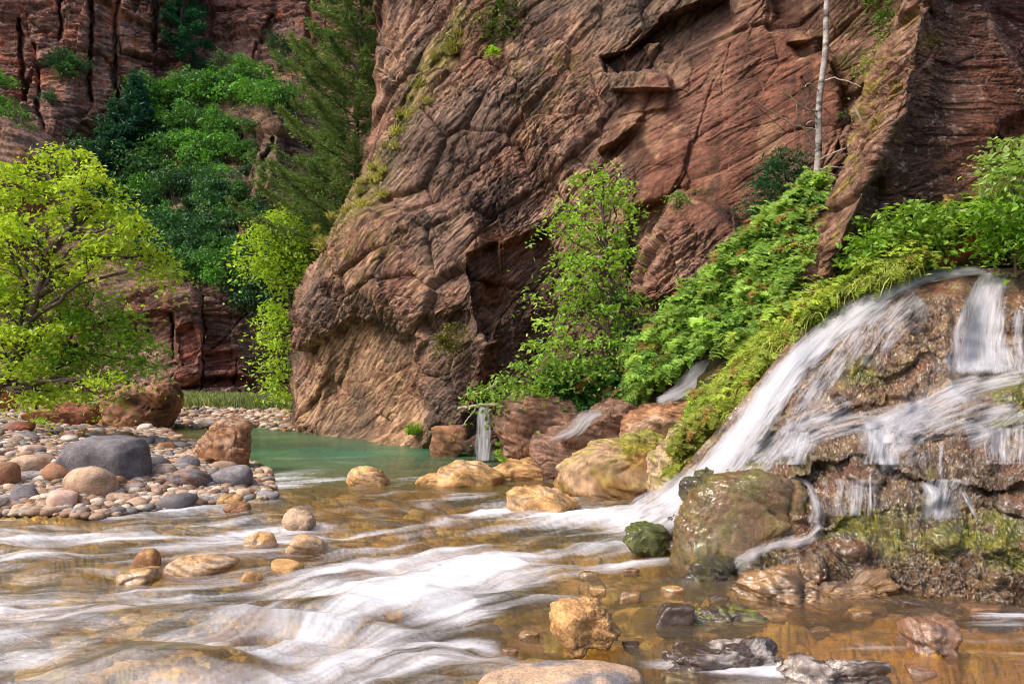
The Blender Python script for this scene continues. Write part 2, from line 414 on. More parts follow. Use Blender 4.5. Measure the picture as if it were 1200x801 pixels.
SMOOTH_WALL = [(720, 135), (790, 60), (870, -20), (960, -20), (985, 110), (960, 220), (900, 300), (790, 260), (740, 200)]
def mid_detail(P, px, py):
    sm = region(px, py, SMOOTH_WALL, 25)
    tan = region(px, py, [(372, 400), (420, 372), (487, 400), (497, 480), (470, 520), (372, 520)], 8)
    top = region(px, py, [(610, 90), (620, -30), (830, -60), (720, 60), (690, 110)], 20)
    d1 = rockdetail(P, 1.0, bed=(-0.75, .1, .75), blocky=.9, strata=.75, joint=(1, .3, .1))
    d2 = rockdetail(P, 1.3, bed=(-.45, .1, 1), blocky=.32, strata=.32, seed=13, rough=.55, joint=(.8, .2, -.5))
    k = np.clip(sm + .7 * tan + .6 * top, 0, 1)
    return d1 * (1 - k) + d2 * k
def mid_col(P, px, py, d):
    n1 = fbm(P * .5 + 4, 5, .6); n2 = fbm(P * 2.2 + 9, 4, .6); n3 = fbm(P * np.array((3, 3, 8)) + 2, 3, .6)
    base = mixc(np.broadcast_to(srgb(156, 108, 88), P.shape), srgb(194, 150, 130), sst(-.4, .5, n1 + .5 * n3))
    base = mixc(base, srgb(140, 84, 62), sst(.1, .5, n2) * .6)
    sm = region(px, py, SMOOTH_WALL, 30)
    base = mixc(base, srgb(160, 96, 76), sm * .75)
    dk = varnish(P)
    dkr = region(px, py, [(440, 60), (600, 20), (720, 90), (640, 260), (540, 330), (420, 340), (370, 290)], 40)
    base = mixc(base, srgb(62, 46, 40), np.clip(dk * (.5 + .45 * dkr), 0, .9))
    base = mixc(base, srgb(92, 52, 42), np.clip(region(px, py, [(700, 80), (790, 10), (860, -30), (870, 20), (800, 90)], 10) * .7, 0, 1))
    # pale crust and lichen flecks
    st_ = sst(.02, .3, fbm(P * np.array((2.6, 2.6, .22)) + 130, 4, .6)) * sst(-.25, .2, pn(P * .3 + 31))
    base = mixc(base, srgb(70, 52, 48), st_ * .6)
    base = mixc(base, srgb(206, 158, 124), sst(.08, .32, fbm(P * np.array((.9, .9, .5)) + 170, 4, .6)) * .6)
    fl = sst(.25, .42, fbm(P * 5 + 30, 3, .7)) * sst(-.1, .3, n1 + .15)
    base = mixc(base, srgb(196, 164, 146), fl * .55 * (1 - .6 * sm))
    # bright tan undercut, orange fold
    tan = region(px, py, [(356, 402), (420, 372), (487, 402), (480, 460), (520, 520), (350, 520)], 10)
    base = mixc(base, mixc(np.broadcast_to(srgb(196, 154, 118), P.shape), srgb(158, 110, 86), sst(-.2, .4, n2 + n3 * .5)), tan * .9)
    base = base * (1 + .2 * tan)[..., None]
    base = mixc(base, srgb(205, 118, 42), region(px, py, [(558, 340), (586, 325), (588, 370), (575, 392), (562, 370)], 8) * sst(-.5, .2, n2) * .85)
    base = mixc(base, srgb(170, 100, 60), region(px, py, [(560, 265), (650, 270), (650, 420), (560, 470), (580, 380)], 14) * .6)
    base = mixc(base, srgb(190, 150, 110), sst(500, 512, py) * sst(620, 560, px) * .5)
    # moss and dry grass on the leaning edges
    mo = segdist(px, py, [(545, 30), (500, 90), (475, 150), (440, 210), (400, 270)])
    m1 = sst(26, 4, mo) * sst(-.25, .15, n2 + .2)
    m2 = np.maximum(region(px, py, [(400, 260), (470, 230), (480, 280), (420, 340), (378, 320)], 14),
                    region(px, py, [(600, 70), (680, 60), (690, 100), (620, 140), (590, 120)], 16)) * sst(-.1, .2, fbm(P * 3 + 50, 4, .6))
    m3 = blob(px, py, 527, 392, 24, 26) * sst(-.3, .1, n2)
    base = mixc(base, srgb(150, 142, 70), np.clip(m1 * .8, 0, 1))
    base = mixc(base, srgb(128, 104, 40), np.clip(m2 * .8 + m3 * .7, 0, 1))
    m4 = np.maximum(blob(px, py, 1000, 60, 40, 60), blob(px, py, 815, 232, 25, 10)) * sst(-.2, .2, n2)
    base = mixc(base, srgb(104, 100, 40), np.clip(m4 * .8, 0, 1))
    lm = lamin(P, (-.75, .1, .75)) * (1 - sm) + lamin(P, (-.45, .1, 1), 1.3) * sm * .6
    g = fbm(P * .33 + 90, 3)
    base = mixc(base, srgb(108, 92, 84), sst(-.1, .3, g) * .65 * (1 - .5 * sm))
    base = base * (1 + np.clip(lm * 1.5, -.6, .9))[..., None]
    return base
o = edge_surface('cliff', Dmid, [446, 442, 440, 428, 402, 368, 348, 342, 345, 345], [-300, -40, 100, 200, 260, 310, 350, 430, 500, 560],
             1115, -40, 552, 0.68, mid_detail, mid_col, M['cliff'], wrap=7, top_ext=-420)
tag(o, 'tall red brown sandstone wall with mossy ledges rising from the green pool', 'cliff', kind='structure')

# ---- the wall at the right with the leaning crest
def Dright(px, py):
    xs = [920, 990, 1050, 1110, 1170, 1230, 1300]
    ys = [-300, -40, 40, 120, 200, 280, 360, 420]
    T = [[11.5, 11.2, 10.9, 10.9, 11.2, 11.5, 11.6],
         [11.2, 10.6, 10.2, 10.2, 10.6, 10.9, 11],
         [11, 10.4, 10.0, 10.0, 10.2, 10.5, 10.6],
         [10.8, 10.2, 9.8, 9.9, 10.0, 10.2, 10.3],
         [10.5, 9.9, 9.7, 9.8, 9.9, 9.9, 9.9],
         [10.1, 9.7, 9.7, 9.8, 9.8, 9.7, 9.6],
         [9.9, 9.6, 9.6, 9.7, 9.6, 9.4, 9.3],
         [9.8, 9.5, 9.5, 9.5, 9.4, 9.2, 9.1]]
    D = grid_interp(xs, ys, T, px, py)
    crest = segdist(px, py, [(1100, -60), (1078, 30), (1060, 125), (1030, 170), (1005, 240), (965, 320)])
    side = px - np.interp(py, [-60, 30, 125, 170, 240, 320, 400], [1100, 1078, 1060, 1030, 1005, 965, 930])
    D -= 0.28 * np.exp(-(crest / 9) ** 2)
    D += 0.3 * sst(0, 50, side)
    D += 1.0 * region(px, py, [(1150, -80), (1300, -80), (1300, 60), (1205, 100), (1180, 60), (1160, 20)], 5)
    D += 0.5 * region(px, py, [(1176, 150), (1300, 100), (1300, 250), (1150, 250)], 12)
    return D
def right_detail(P, px, py):
    side = px - np.interp(py, [-60, 30, 125, 170, 240, 320, 400], [1100, 1078, 1060, 1030, 1005, 965, 930])
    k = sst(-5, 25, side) * (1 - sst(150, 220, py) * .5)
    d1 = rockdetail(P, .6, bed=(-0.6, .1, .8), blocky=.9, strata=1.0, seed=4)
    d2 = rockdetail(P, .6, bed=(-.06, .1, 1), blocky=.3, strata=.9, seed=23, rough=1.1)
    return d1 * (1 - k) + d2 * k
def right_col(P, px, py, d):
    n1 = fbm(P * .9 + 4, 5, .6); n2 = fbm(P * 3.2 + 9, 4, .6); n3 = fbm(P * np.array((3, 3, 14)) + 2, 3, .6)
    base = mixc(np.broadcast_to(srgb(132, 86, 70), P.shape), srgb(166, 118, 98), sst(-.4, .5, n1 + .5 * n3))
    side = px - np.interp(py, [-60, 30, 125, 170, 240, 320, 400], [1100, 1078, 1060, 1030, 1005, 965, 930])
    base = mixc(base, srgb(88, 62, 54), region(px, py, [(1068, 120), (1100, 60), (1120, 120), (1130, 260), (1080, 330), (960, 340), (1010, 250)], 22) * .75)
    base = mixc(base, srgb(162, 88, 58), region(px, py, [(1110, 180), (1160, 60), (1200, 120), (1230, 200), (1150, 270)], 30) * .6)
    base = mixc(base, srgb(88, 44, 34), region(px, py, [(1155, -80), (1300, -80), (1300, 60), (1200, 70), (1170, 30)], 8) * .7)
    base = mixc(base, srgb(190, 150, 126), sst(14, -10, side) * .5 * sst(-.2, .3, n2))
    fl = sst(.3, .42, fbm(P * 7 + 30, 3, .7))
    base = mixc(base, srgb(206, 176, 158), fl * .5)
    mo = np.maximum(sst(10, -25, side) * sst(0, .3, fbm(P * 2.5 + 50, 4, .6)), blob(px, py, 1092, 48, 13, 10) * 1.0)
    mo = np.maximum(mo, region(px, py, [(1030, 20), (1050, 10), (1040, 90), (1010, 130), (1000, 100)], 10) * sst(-.1, .2, n2))
    base = mixc(base, srgb(150, 128, 40), np.clip(mo * .85, 0, 1))
    side2 = sst(-5, 25, side)
    lm = lamin(P, (-.6, .1, .8), .6) * (1 - side2) + lamin(P, (-.06, .1, 1), .6) * side2
    return base * (1 + np.clip(lm * 1.4, -.6, .9))[..., None]
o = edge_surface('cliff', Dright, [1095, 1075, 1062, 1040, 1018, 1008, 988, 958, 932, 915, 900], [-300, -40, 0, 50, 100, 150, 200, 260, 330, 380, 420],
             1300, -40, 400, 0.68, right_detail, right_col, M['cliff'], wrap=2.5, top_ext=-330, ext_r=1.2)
tag(o, 'dark leaning sandstone buttress with pale mossy crest at the right', 'cliff', kind='structure')

# ---- the far side of the canyon with its wooded slope
def Dfar(px, py):
    xs = [-120, 0, 60, 110, 160, 200, 240, 280, 330, 380, 460]
    ys = [-300, -60, 0, 60, 120, 180, 240, 300, 335, 400, 470, 510]
    T = [[60, 60, 61, 62, 64, 66, 72, 72, 72, 72, 72],
         [58, 58, 59, 60, 62, 64, 70, 69, 69, 69, 69],
         [57, 57, 58, 59, 61, 63, 69, 68, 68, 68, 67],
         [56, 56, 57, 58, 60, 62, 66, 66, 66, 66, 65],
         [55, 55, 56, 57, 59, 60, 59, 58, 58, 60, 60],
         [52, 52, 54, 56, 57, 56, 55, 54, 54, 56, 56],
         [50, 50, 52, 54, 54, 52, 51, 50, 51, 53, 53],
         [48, 48, 50, 50, 49, 47.5, 47, 47, 48, 50, 50],
         [46, 46, 47, 47, 45, 43.5, 43.5, 44, 46, 48, 48],
         [44, 44, 45, 45, 44, 42.5, 42.5, 43, 45, 47, 47],
         [42, 42, 42, 42, 42, 41.5, 41.5, 42, 44, 46, 46],
         [40, 40, 40, 40, 40, 40.5, 40.5, 41, 43, 45, 45]]
    D = grid_interp(xs, ys, T, px, py)
    for pl, w, a in (([(70, -60), (74, 40), (72, 50)], 3, 2.5), ([(108, -60), (106, 60), (104, 120)], 3, 3), ([(137, -60), (136, 60), (138, 120)], 2.5, 3),
                     ([(20, 20), (22, 80), (30, 130)], 3, 2), ([(45, 60), (48, 130), (50, 160)], 3, 2),
                     ([(180, -60), (182, 60)], 4, 2.5), ([(245, -60), (247, 70)], 5, 3), ([(362, -60), (360, 40)], 4, 3), ([(320, 20), (300, 60), (290, 90)], 3, 2),
                     ([(238, 345), (236, 400), (238, 470)], 1.6, 1.2), ([(277, 420), (276, 470)], 2, 1.2), ([(202, 345), (200, 400), (202, 460)], 3, 1.2),
                     ([(280, 150), (295, 200), (290, 260)], 4, 2), ([(318, 160), (305, 240), (295, 290)], 4, 2)):
        D += a * .55 * np.exp(-(segdist(px + 6 * pn(np.stack([px / 30, py / 22, px * 0], -1)) + 3 * pn(np.stack([px / 9, py / 8, px * 0 + 3], -1)), py, pl) / (w * .8)) ** 2)
    D -= 2.0 * region(px, py, [(305, 110), (335, 115), (330, 180), (315, 230), (300, 280), (270, 290), (300, 200)], 6)
    D -= 1.2 * region(px, py, [(200, 345), (225, 335), (236, 350), (235, 450), (203, 455)], 4)
    D += 0.9 * region(px, py, [(203, 385), (222, 380), (232, 400), (228, 425), (205, 430)], 3)
    D += 1.0 * region(px, py, [(203, 445), (280, 440), (300, 450), (300, 458), (203, 458)], 3)
    D += 0.8 * region(px, py, [(240, 415), (275, 410), (275, 430), (242, 432)], 3)
    return D
def slope_mask(px, py):
    return region(px, py, [(95, 120), (170, 110), (215, 85), (350, 80), (380, 160), (345, 330), (150, 335), (60, 300), (70, 200)], 18)
def far_detail(P, px, py):
    sl = slope_mask(px, py)
    d1 = rockdetail(P, 3.0, bed=(-.35, .1, 1), blocky=.7, strata=.8, seed=3, joint=(1, .15, .02), rough=1.3) + beds(P, (1, .1, .06), .13, 1.7, .3, 2, .5) + beds(P, (1, .1, -.05), .34, .8, .3, 7, .5) + beds(P, (.1, .1, 1), .12, .7, .3, 5, .5)
    d2 = rockdetail(P, 1.8, bed=(.5, .1, 1), blocky=.9, strata=1.5, seed=31)
    return d1 * (1 - sl) + d2 * sl
def far_col(P, px, py, d):
    n1 = fbm(P * .18 + 4, 5, .6); n2 = fbm(P * .8 + 9, 4, .6); n3 = fbm(P * np.array((.5, .5, 3)) + 2, 3, .6)
    base = mixc(np.broadcast_to(srgb(122, 78, 64), P.shape), srgb(160, 116, 102), sst(-.4, .5, n1 + .6 * n3))
    base = mixc(base, srgb(180, 96, 56), sst(.05, .45, n2 + n1 * .5) * sst(130, 90, py) * .75)
    base = mixc(base, srgb(66, 46, 44), varnish(P, 3.0) * .65)
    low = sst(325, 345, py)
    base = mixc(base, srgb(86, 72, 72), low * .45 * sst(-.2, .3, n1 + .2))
    base = mixc(base, srgb(150, 74, 54), region(px, py, [(203, 385), (230, 380), (280, 410), (300, 455), (203, 458)], 6) * .55)
    base = mixc(base, srgb(196, 164, 152), sst(.2, .45, fbm(P * np.array((1, 1, 4)) + 30, 3, .7)) * .4)
    sl = slope_mask(px, py)
    base = mixc(base, mixc(np.broadcast_to(srgb(92, 70, 56), P.shape), srgb(70, 78, 46), sst(-.2, .3, n2)), sl * .6)
    lm = lamin(P, (-.35, .1, 1), 3.0)
    return base * (1 + np.clip(lm * 1.6, -.6, .9))[..., None]
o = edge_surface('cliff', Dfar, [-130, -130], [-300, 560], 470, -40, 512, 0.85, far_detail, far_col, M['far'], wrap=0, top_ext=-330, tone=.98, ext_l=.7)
tag(o, 'far jointed red canyon wall above a wooded slope', 'cliff', kind='structure')
# ------------------------------------------------------------------ ground, river bed, water
BANK = [(-900, 680), (-300, 622), (0, 603), (60, 606), (130, 600), (200, 590), (250, 586), (300, 582), (297, 560), (290, 546), (262, 541), (228, 529), (196, 513),
        (184, 504), (205, 499), (260, 502), (300, 500), (345, 504), (372, 498), (470, 480), (620, 470), (600, 458), (-900, 458), (-1500, 520)]
BANKW = [tuple(v) for v in WZ(*np.array(BANK).T)[:, :2]]
_gx = np.arange(-70, 20, .25); _gy = np.arange(2, 100, .25)
_GX, _GY = np.meshgrid(_gx, _gy)
_SD = sdpoly(_GX, _GY, BANKW)
def bilin(tab, xs0, ys0, st, x, y):
    i = np.clip((x - xs0) / st, 0, tab.shape[1] - 1.001); j = np.clip((y - ys0) / st, 0, tab.shape[0] - 1.001)
    a = i.astype(int); b = j.astype(int); u = i - a; v = j - b
    return (tab[b, a] * (1 - u) * (1 - v) + tab[b, a + 1] * u * (1 - v) + tab[b + 1, a] * (1 - u) * v + tab[b + 1, a + 1] * u * v)
def ground_base(x, y):
    s = bilin(_SD, -70, 2, .25, x, y)
    slope = .17 - .14 * sst(14, 24, y)
    up = 1.5 * (1 - np.exp(-np.maximum(s, 0) * slope / 1.5))
    p = np.stack([x, y, x * 0], -1)
    deep = .13 + .22 * np.clip(-s / 2.5, 0, 1) + .05 * pn(p * .9) + .4 * sst(11, 16, y) * sst(0, 1.5, -s)
    deep = deep * (1 - .45 * sst(.8, 3.5, x) * sst(9, 6, y))
    n = .10 * fbm(p * .7, 3) * sst(0, 1.5, s)
    return np.where(s > 0, up + n, -deep * sst(0, .7, -s)), s
def ground_full(x, y):
    z, s = ground_base(x, y)
    p = np.stack([x, y, x * 0], -1)
    f, e, r, v = cells(p * 3.2 * np.array((1, 1, 1)), .8)
    f2, e2, r2, v2 = cells(p * 8.5 + 30, .8)
    f3, e3, r3, v3 = cells(p * 22 + 60, .8)
    st = (.05 + .04 * (s < -.3)) * np.sqrt(np.clip(1 - (f / .62) ** 2, 0, 1)) * (r[..., 3] > .45)
    st2 = .026 * np.sqrt(np.clip(1 - (f2 / .62) ** 2, 0, 1))
    st3 = .016 * np.sqrt(np.clip(1 - (f3 / .62) ** 2, 0, 1))
    k = sst(26, 20, y) * sst(-70, -20, x)
    z = z + k * (np.maximum(st, st2) + st3)
    big = st > st2
    qx, qy = PX(np.stack([x, y, z], -1))
    hump = np.maximum(np.maximum(.9 * blob(qx, qy, 880, 775, 170, 20), .8 * blob(qx, qy, 850, 728, 110, 9)), np.maximum(.8 * blob(qx, qy, 960, 696, 150, 7), .6 * blob(qx, qy, 1090, 795, 150, 12)))
    z = z + hump * (.17 + .06 * ridged(p * np.array((5, 9, 1)), 4, .6))
    return z, s, r, r2, big, r3
xs_ = np.concatenate([np.linspace(-900, -70, 120)[:-1], np.arange(-70, 1270, 1.3), np.linspace(1270, 1900, 60)[1:]])
ys_ = np.concatenate([np.geomspace(8, 44, 60)[:-1] + HOR, np.arange(484, 835, 1.0), np.linspace(835, 1400, 60)[1:]])
gx, gy = np.meshgrid(xs_, ys_)
G = WZ(gx, gy)
z, s, r1, r2, big, r3 = ground_full(G[..., 0], G[..., 1]); G[..., 2] = z
rr = np.where(big[..., None], r1, r2)
PEB = np.array([srgb(196, 166, 140), srgb(168, 138, 118), srgb(146, 142, 142), srgb(206, 190, 172), srgb(180, 150, 124), srgb(146, 116, 98)])
cdry = PEB[(rr[..., 4] * 5.99).astype(int)] * (.75 + .5 * rr[..., 5:6])
WET = .72 * np.array([srgb(196, 154, 76), srgb(150, 112, 56), srgb(214, 180, 104), srgb(116, 92, 56), srgb(180, 152, 82), srgb(140, 100, 54)])
cwet = WET[(rr[..., 4] * 5.99).astype(int)] * (.75 + .5 * rr[..., 5:6])
pn_ = fbm(G * .6 + 3, 3)
cwet = mixc(cwet, srgb(160, 122, 56), sst(-.2, .4, pn_) * .5)
cwet = mixc(cwet, srgb(84, 104, 66), sst(12, 15, G[..., 1]) * .8)
rightk = sst(.5, 2.5, G[..., 0]) * sst(10, 7, G[..., 1])
cwet = mixc(cwet, srgb(170, 120, 54), rightk * .5)
c = mixc(cwet, cdry, sst(-.05, .25, s + .1 * pn_))
c = np.where((sst(-.05, .25, s) > 0)[..., None], cwet * (1 - .55 * sst(-.1, .02, s)[..., None]) * (1 - sst(-.02, .1, s)[..., None]) + cdry * sst(-.02, .1, s)[..., None], cwet)
dirt = sst(2.2, 3.6, s) * sst(17, 14, G[..., 1]) * sst(-.2, .2, pn_)
c = mixc(c, srgb(150, 116, 84), dirt * .5)
c = mixc(c, srgb(96, 100, 50), sst(27, 30, G[..., 1]) * .8)
M['ground'] = rock_mat('gravel_ground', 2.0, .8, .4, .01)
tag(link('river_bed', mkmesh('river_bed', G, gridfaces(*G.shape[:2]), c), M['ground']), 'gravel bank and amber river bed of rounded stones', 'ground', kind='structure')

# river surface: streaks follow the current (line integral convolution over the water plane)
SEG = [(330, 558, 250, 564), (420, 535, 330, 538), (700, 598, 560, 612), (600, 640, 450, 672), (560, 690, 400, 742), (420, 700, 290, 800), (700, 690, 560, 700),
       (250, 600, 90, 606), (150, 640, 10, 646), (300, 712, 60, 730), (200, 775, 40, 801), (480, 770, 360, 820), (1180, 738, 1000, 735), (900, 785, 760, 772),
       (1000, 700, 850, 690), (780, 720, 690, 716), (400, 600, 260, 610), (500, 560, 380, 566), (640, 580, 500, 590), (90, 690, -60, 700), (700, 640, 600, 655),
       (1100, 790, 900, 800), (640, 790, 560, 760)]
_a = WZ(np.array([q[0] for q in SEG]), np.array([q[1] for q in SEG]))[:, :2]
_b = WZ(np.array([q[2] for q in SEG]), np.array([q[3] for q in SEG]))[:, :2]
_m = (_a + _b) / 2; _d = _b - _a; _d /= np.linalg.norm(_d, axis=1)[:, None]
CS = .016; LX0, LX1, LY0, LY1 = -7.4, 6.6, 3.0, 13.0
lx = np.arange(LX0, LX1, CS); ly = np.arange(LY0, LY1, CS)
LX, LY = np.meshgrid(lx, ly)
cw = 8
cX, cY = LX[::cw, ::cw], LY[::cw, ::cw]
wsum = 0; vx = 0; vy = 0
for k in range(len(SEG)):
    w = 1 / (((cX - _m[k, 0]) ** 2 + ((cY - _m[k, 1]) * 1.0) ** 2) + .08) ** 1.5
    vx = vx + w * _d[k, 0]; vy = vy + w * _d[k, 1]; wsum = wsum + w
vx /= wsum; vy /= wsum
cp = np.stack([cX, cY, cX * 0], -1)
ang = np.arctan2(vy, vx) + .55 * fbm(cp * .8, 2) + .25 * fbm(cp * 2.5 + 8, 2)
vx, vy = np.cos(ang), np.sin(ang)
rs = np.random.RandomState(3)
wn1 = rs.normal(size=LX.shape).astype(np.float32)
wn2 = boxblur(rs.normal(size=LX.shape), 3); wn2 /= wn2.std()
wn3 = boxblur(boxblur(rs.normal(size=LX.shape), 10), 6); wn3 /= wn3.std()
nz = np.stack([wn1, wn2.astype(np.float32), wn3.astype(np.float32)], -1)
acc = nz.copy(); W_ = 1.0
_sh = nz.shape
def samp(tab, i, j):
    a = np.clip(i.astype(int), 0, _sh[1] - 2); b = np.clip(j.astype(int), 0, _sh[0] - 2)
    return tab[b, a]
for sg in (1, -1):
    i = np.arange(_sh[1], dtype=np.float32)[None].repeat(_sh[0], 0); j = np.arange(_sh[0], dtype=np.float32)[:, None].repeat(_sh[1], 1)
    N_ = 34
    for k in range(N_):
        ci = np.clip((i / cw).astype(int), 0, vx.shape[1] - 1); cj = np.clip((j / cw).astype(int), 0, vx.shape[0] - 1)
        i = i + sg * vx[cj, ci] * 1.1; j = j + sg * vy[cj, ci] * 1.1
        w = 1 - k / N_
        acc += samp(nz, i, j) * w; W_ += w
acc -= acc.mean((0, 1)); acc /= acc.std((0, 1))
def lic(x, y):
    return np.stack([bilin(acc[..., q], LX0, LY0, CS, x, y) for q in range(3)], -1)

FOAM = [(330, 563, 50, 10, .9), (700, 606, 75, 12, 1.0), (750, 612, 40, 14, 1.1), (640, 600, 60, 8, .6), (560, 690, 110, 26, .75), (520, 655, 110, 20, .5), (430, 735, 120, 40, .85),
        (330, 775, 110, 30, .8), (200, 690, 130, 18, .5), (90, 715, 120, 18, .5), (160, 600, 150, 8, .45), (60, 635, 110, 14, .5), (300, 655, 60, 10, .4),
        (650, 655, 90, 16, .55), (1170, 728, 60, 10, .85), (745, 718, 30, 6, .7), (480, 592, 90, 6, .3), (250, 630, 100, 8, .5), (250, 730, 120, 12, .6), (60, 770, 60, 25, .35),
        (560, 760, 70, 25, .45), (380, 690, 70, 14, .5), (540, 720, 60, 14, .6), (700, 760, 20, 6, .4), (900, 750, 60, 6, .35), (820, 780, 80, 12, .4), (960, 700, 60, 5, .3), (420, 620, 160, 10, .3),
        (565, 542, 16, 4, .7), (670, 745, 30, 5, .5), (1050, 760, 60, 6, .25)]
HOLE = [(200, 790, 140, 14, .6), (350, 708, 40, 8, .4), (610, 720, 50, 18, .3), (480, 725, 60, 8, .4), (80, 680, 120, 9, .5), (300, 760, 50, 10, .4), (430, 600, 80, 16, .35), (640, 760, 70, 24, .5),
        (850, 730, 200, 40, .4), (1000, 700, 200, 30, .3)]
xs_ = np.concatenate([np.linspace(-400, -40, 60)[:-1], np.arange(-40, 1245, 1.05), np.linspace(1245, 1600, 40)[1:]])
ys_ = np.concatenate([np.arange(486, 835, .9), np.linspace(835, 1150, 60)[1:]])
wx, wy = np.meshgrid(xs_, ys_)
Wt = WZ(wx, wy)
X_, Y_ = Wt[..., 0], Wt[..., 1]
L = lic(X_, Y_)
far_ = sst(11.5, 13, Y_)
pw = np.stack([X_ * .35, Y_ * 1.2, X_ * 0], -1)
Lf = np.stack([fbm(pw * 4, 3) * 2.5, fbm(pw * 2 + 5, 3) * 2.5, fbm(pw + 9, 2) * 2.5], -1)
L = L * (1 - far_[..., None]) + Lf * far_[..., None]
den = .085 * sst(575, 610, wy) * sst(820, 620, wx) + 0 * wx
for (a, b, c_, d_, k) in FOAM: den = den + k * .54 * blob(wx, wy, a, b, c_, d_)
for (a, b, c_, d_, k) in HOLE: den = den - 1.2 * k * blob(wx, wy, a, b, c_, d_)
den = den + .10 * sst(640, 760, wx) * sst(650, 720, wy) * (.3 + 1.4 * np.clip(L[..., 1] * .5, -.4, 1)) + .22 * fbm(np.stack([X_, Y_ * 1.3, X_ * 0], -1) * 1.1, 4)
foam = np.clip(den * 1.05 + (L[..., 2] * .19 + L[..., 1] * .15 + L[..., 0] * .09) * sst(-.2, .35, den + .1), 0, 1)
foam = np.clip(foam * 1.25 - .07, 0, 1) ** 1.2 * (1 - .7 * far_ * (1 - blob(wx, wy, 330, 563, 90, 20)))
turb = sst(545, 600, wy) * (1 - .55 * sst(640, 780, wx))
zz = (.010 * L[..., 2] + .0015 * L[..., 1]) * turb
zz = zz + turb * (.10 * fbm(np.stack([X_ * .8, Y_ * 1.5, X_ * 0], -1) * 1.1 + 4, 3))
zz = zz + (.008 + .012 * sst(650, 800, wx) * sst(640, 700, wy)) * ridged(np.stack([X_ * 1.3, Y_ * 4, X_ * 0], -1), 3) * (1 - turb)
zz = zz + turb * .04 * (ridged(np.stack([X_ * .9, Y_ * 1.6, X_ * 0], -1) * 1.6 + 4, 2) - 1.1)
zz = zz + .16 * blob(wx, wy, 250, 735, 180, 18) + .20 * blob(wx, wy, 200, 800, 150, 25) + .08 * blob(wx, wy, 470, 700, 100, 14) + .06 * blob(wx, wy, 60, 660, 90, 12)
zz = zz * (1 - .9 * blob(wx, wy, 230, 660, 130, 26))
zz = zz * sst(1400, 1200, wx) + .06 * blob(wx, wy, 700, 606, 60, 12)
sdw = bilin(_SD, -70, 2, .25, X_, Y_)
zz = zz * sst(-.0, -.8, sdw) - .01
Wt[..., 2] = zz
pool = sst(590, 540, wy + .02 * (wx - 400)) * sst(150, 300, wx) * sst(720, 560, wx)
murk = np.clip((.52 + .5 * fbm(np.stack([X_ * .5, Y_ * .8, X_ * 0], -1), 3)) * pool + .10, 0, .8)
mc = mixc(np.broadcast_to(srgb(150, 128, 58), Wt.shape), srgb(88, 128, 92), pool)
mc = mixc(mc, srgb(40, 150, 112), blob(wx, wy, 400, 530, 110, 9) * .9)
mc = mixc(mc, srgb(120, 116, 62), sst(300, 240, wx) * pool)
mc = mixc(mc, srgb(176, 128, 52), sst(700, 900, wx) * sst(620, 680, wy))
def water_mat():
    m, nt, o = newmat('river_water')
    c = attr(nt, 'Col'); fo = attr(nt, 'Foam', 'Fac'); mk = attr(nt, 'Murk', 'Fac')
    n = bump(nt, noise(nt, 2.2, 7, .68, scalev=(1, 2.2, 1), dist=.8), .45, .07)
    fz = noise(nt, 24, 6, .7, scalev=(.5, 1.2, 1))
    n2 = bump(nt, fz, .5, .02, n)
    tr = nd(nt, 'ShaderNodeBsdfTransparent'); tr.inputs[0].default_value = (.97, .90, .70, 1)
    df = nd(nt, 'ShaderNodeBsdfDiffuse'); nt.links.new(c, df.inputs[0])
    a = nd(nt, 'ShaderNodeMixShader'); nt.links.new(mk, a.inputs[0]); nt.links.new(tr.outputs[0], a.inputs[1]); nt.links.new(df.outputs[0], a.inputs[2])
    gl = nd(nt, 'ShaderNodeBsdfGlossy'); gl.inputs['Roughness'].default_value = .1; nt.links.new(n2, gl.inputs['Normal'])
    fr = nd(nt, 'ShaderNodeFresnel'); fr.inputs[0].default_value = 1.33; nt.links.new(n2, fr.inputs['Normal'])
    b = nd(nt, 'ShaderNodeMixShader'); nt.links.new(math_(nt, 'MULTIPLY', fr.outputs[0], .5), b.inputs[0]); nt.links.new(a.outputs[0], b.inputs[1]); nt.links.new(gl.outputs[0], b.inputs[2])
    wd = nd(nt, 'ShaderNodeBsdfDiffuse'); wd.inputs[0].default_value = (.56, .55, .58, 1); pass
    k = math_(nt, 'MULTIPLY', fo, math_(nt, 'ADD', math_(nt, 'MULTIPLY', fz, 1.0), .55), clamp=True)
    e = nd(nt, 'ShaderNodeMixShader'); nt.links.new(k, e.inputs[0]); nt.links.new(b.outputs[0], e.inputs[1]); nt.links.new(wd.outputs[0], e.inputs[2])
    nt.links.new(e.outputs[0], o.inputs[0]); return m
M['water'] = water_mat()
tag(link('river', mkmesh('river', Wt, gridfaces(*Wt.shape[:2]), mc, {'Foam': foam, 'Murk': murk}), M['water']), 'river running from a green pool into silky white rapids', 'river', kind='structure')

